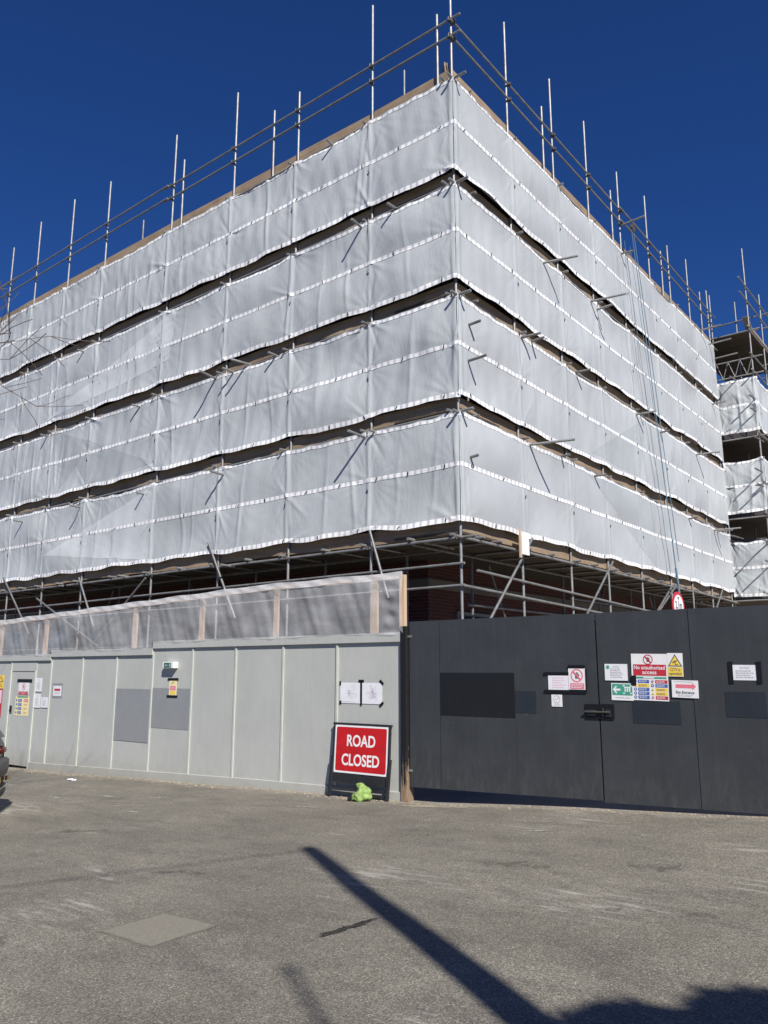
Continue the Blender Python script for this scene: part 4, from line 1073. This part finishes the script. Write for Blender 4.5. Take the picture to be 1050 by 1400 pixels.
# ------------------------------------------------------------------ parked car (only its rear corner is in frame)
car = thing('parked_car', 'dark grey car with its rear bumper corner at the left edge of the yard', 'car', (-5.06, -5.36, gz(-5.0)), 0)
head = Vector((-0.616, -0.788, 0)); car.rotation_euler = (0, 0, math.atan2(head.y, head.x))
# stations along the length: x, half width at sill / belt / roof, z sill, belt, roof
ST = [(0.02, .66, .78, .50, .42, .92, .98), (0.0, .80, .82, .55, .36, 1.0, 1.06), (.10, .86, .86, .58, .30, 1.02, 1.25), (.35, .89, .89, .62, .26, 1.02, 1.52), (.9, .9, .9, .64, .25, 1.0, 1.62), (1.9, .9, .9, .65, .25, .98, 1.64),
      (2.6, .9, .9, .64, .25, .97, 1.56), (3.15, .9, .89, .62, .25, .96, 1.2), (3.6, .89, .87, .66, .26, .93, .99), (4.15, .85, .8, .6, .3, .8, .86), (4.4, .7, .66, .5, .36, .66, .7)]
def car_ring(x, ws_, wb_, wr_, zs, zb_, zr):
    pts = [(0, zs), (ws_*.7, zs), (ws_*.96, zs+.05), (ws_+.02, zs+(zb_-zs)*.35), (wb_+.02, zs+(zb_-zs)*.75), (wb_, zb_), ((wb_*.55+wr_*.45), zb_+(zr-zb_)*.5), (wr_+.02, zr-(zr-zb_)*.12), (wr_*.8, zr), (0, zr+.015)]
    full = [(x, y, z) for y, z in pts] + [(x, -y, z) for y, z in pts[-2:0:-1]]
    return full
m = MB(); rings_ = [car_ring(*s) for s in ST]; n = len(rings_[0])
for r_ in rings_: m.v += r_
for j in range(len(ST)-1): m.f += [(j*n+i, j*n+(i+1) % n, (j+1)*n+(i+1) % n, (j+1)*n+i) for i in range(n)]
m.f += [tuple(range(n)), tuple(reversed(range((len(ST)-1)*n, len(ST)*n)))]
bo = m.build('body', M['carpaint'], car, smooth=True); sd = bo.modifiers.new('sub', 'SUBSURF'); sd.levels = sd.render_levels = 2
# bumper: a curved bar wrapping the rear corner
def wrap(z0, z1, d, name, mat, x_in=.5, half=.93):
    pl = []
    for i in range(21):
        t = -1 + 2*i/20; y = half*t; x = -d*(1-abs(t)**4) + (x_in*max(0, (abs(t)-.8)/.2)**1.6)*.6
        pl.append((x, y))
    m = MB(); k = len(pl)
    for z, off in ((z0, .02), (z0+(z1-z0)*.3, 0), (z1-.03, 0), (z1, .04)):
        m.v += [(x+off, y*(1-off*.3), z) for x, y in pl]
    m.v += [(x+.15, y*.9, z1) for x, y in pl]
    m.f += [(j*k+i, (j+1)*k+i, (j+1)*k+i+1, j*k+i+1) for j in range(4) for i in range(k-1)]
    return m.build(name, mat, car, smooth=True)
wrap(.56, .80, .13, 'bumper', M['carbump']); wrap(.24, .42, .10, 'lower_bumper', M['cartrim']); wrap(.40, .58, .05, 'number_plate_recess', M['cartrim'])
MB().box(-.075, -.06, -.26, .26, .44, .55).build('number_plate', M['plate'], car)
MB().box(-.135, -.12, -.7, .7, .395, .41).build('chrome_strip', M['chrome'], car)
for s in (-1, 1):
    MB().box(-.03, .25, s*.66-.12, s*.66+.12, .86, .96).build('tail_light', M['lampred'], car, bevel=.04)
    MB().box(-.11, -.08, s*.66-.12, s*.66+.12, .46, .53).build('reflector', M['amber'], car)
    for x in (.75, 3.5):
        wv = MB().tube((x, s*.72, .32), (x, s*.92, .32), .33, n=28).build('wheel', M['tyre'], car); smooth_angle(wv)
        MB().tube((x, s*.9, .32), (x, s*.925, .32), .21, n=20).build('rim', M['steel'], wv)
    MB().add([(.5, s*.84, 1.06), (2.75, s*.84, 1.03), (2.5, s*.72, 1.46), (.75, s*.72, 1.5)], [(0,1,2,3) if s < 0 else (3,2,1,0)]).build('side_window', M['glass'], car)
MB().add([(.03, -.68, 1.1), (.03, .68, 1.1), (.3, .55, 1.47), (.3, -.55, 1.47)], [(0,1,2,3)]).build('rear_window', M['glass'], car, (-.03, 0, .02))

# ------------------------------------------------------------------ bare tree at the left
tree = thing('bare_tree', 'leafless tree whose twigs reach into the upper left of the view', 'tree', (-3.95, -8.15, gz(-3.9)))
rg = random.Random(12)
trunk, twigs = MB(), MB()
def grow(p, d, length, r, depth):
    steps = 4; cur = p; dd = d
    mb = trunk if depth < 3 else twigs
    for i in range(steps):
        dd = (dd + Vector((rg.uniform(-.22, .22), rg.uniform(-.22, .22), rg.uniform(-.08, .16)))).normalized()
        nx_ = cur + dd*length/steps; r2 = r*(.86 if depth else .93)
        mb.tube(cur, nx_, max(r, .0055), max(r2, .005), n=9 if depth < 2 else (6 if depth < 4 else 4), caps=False)
        r = r2; cur = nx_
        if depth >= 1 and depth < 5 and i < steps-1 and rg.random() < .62:
            side = dd.cross(Vector((rg.uniform(-1, 1), rg.uniform(-1, 1), rg.uniform(-1, 1)))).normalized()
            grow(cur, (dd*.6 + side*.8 + Vector((0, 0, .1))).normalized(), length*rg.uniform(.5, .72), r*.55, depth+1)
    if depth < 5:
        for _ in range(2 if depth else 5):
            side = dd.cross(Vector((rg.uniform(-1, 1), rg.uniform(-1, 1), rg.uniform(-1, 1)))).normalized()
            grow(cur, (dd + side*rg.uniform(.5, .9)).normalized(), length*rg.uniform(.6, .78), r*.7, depth+1)
grow(Vector((0, 0, -.05)), Vector((-.34, -.27, 1)), 4.9, .19, 0)
for hz, up_, ln in ((4.3, .75, 2.0), (4.9, .6, 2.0), (5.2, .5, 1.9), (3.8, .9, 1.9), (4.6, .9, 2.0), (5.0, .3, 1.8)):
    grow(Vector((-.3*hz*.9, -.24*hz*.9, hz)), Vector((rt.x*.9 + rg.uniform(-.25, .25), rt.y*.9 + rg.uniform(-.25, .25), up_)).normalized(), ln, .05, 2)
trunk.build('trunk', M['bark'], tree, smooth=True); twigs.build('crown', M['twig'], tree)

for i, (x, y, lb) in enumerate(((-8.6, -1.9, 'white paper scrap on the asphalt in front of the grey hoarding'),)):
    pm = MB(); n = 7
    pm.v = [(.09*a/n*2-.09 + .02*math.sin(3*b), .06*b/n*2-.06 + .015*math.sin(4*a), .012 + .02*math.sin(a*1.4+b)*math.sin(b*1.1)+.012) for b in range(n+1) for a in range(n+1)]
    pm.f = [(b*(n+1)+a, b*(n+1)+a+1, (b+1)*(n+1)+a+1, (b+1)*(n+1)+a) for b in range(n) for a in range(n)]
    tag(pm.build('paper_scrap', M['paper'], None, (x, y, gh(x, y)), smooth=True), lb, 'litter')

# ------------------------------------------------------------------ things behind the camera that throw the long shadows
q0 = Vector((10.84, -11.15))
tp = thing('telegraph_pole', 'tall wooden telegraph pole behind the viewer that shades the yard', 'pole', (q0.x, q0.y, gz(q0.x)))
MB().tube((0, 0, -.1), (0, 0, 9.72-gz(q0.x)), .2, .105, n=16).build('pole_shaft', M['polewood'], tp, smooth=True)
MB().path([(0, 0, 9.3), (-4, -8, 8.9), (-9, -18, 9.2)], .014, 6).build('cable', M['black'], tp)
lp = thing('shadow_pole', 'slim grey pole added behind the viewer to cast a faint shadow', 'pole', (14.0, -14.45, gz(14)))
MB().tube((0, 0, 0), (0, 0, 9.8), .05, .026, n=12).build('pole_shaft', M['steel'], lp, smooth=True)  # unseen pole added only to throw the thin soft streak
MB().tube((0, 0, 9.8), (0, 0, 9.9), .05, .03, n=12).build('finial', M['steel'], lp, smooth=True)
def hedge():  # added out of view, solid core shaped to cast the dark foreground mass
    h = thing('shadow_hedge', 'tall dark evergreen hedge added behind the viewer for its shadow', 'hedge', (0, 0, 0))
    rg2 = np.random.default_rng(9); mb = MB(); core = MB()
    lv = Vector((lx, ly, 0)); qv = Vector((-ly, lx, 0)) * -1
    for i in range(17):
        qq = -2.92 + i*0.72; hh = 7.46 + (0.0, -.06, -.1, -.02, .05, .12)[i % 6]
        c = lv*(-17.5) + qv*qq
        core.tube((c.x, c.y, gz(c.x)-.1), (c.x, c.y, hh-.45), .56, .55, n=14)
        for a_, b_ in ((.45, .25), (.25, .1), (.1, .0)):
            core.tube((c.x, c.y, hh-a_), (c.x, c.y, hh-b_), .55*math.sqrt(max(.02, 1-((.45-a_)/.46)**2)), .55*math.sqrt(max(.02, 1-((.45-b_)/.46)**2)), n=14)
        for _ in range(1500):
            z = rg2.uniform(.2, hh); rad = .57*math.sqrt(max(.02, 1-(max(0, z-hh+.45)/.46)**2)); a = rg2.uniform(0, 2*PI); rr = rad*math.sqrt(rg2.uniform(.85, 1.05))
            p = Vector((c.x+rr*math.cos(a), c.y+rr*math.sin(a), z)); s_ = .05
            u = Vector(rg2.normal(size=3)).normalized()*s_; v_ = u.orthogonal().normalized()*s_*.6
            mb.add([p-u-v_, p+u-v_, p+u+v_, p-u+v_], [(0,1,2,3)])
    core.build('shadow_core', M['bark'], h); mb.build('foliage', M['leafd'], h)
hedge()
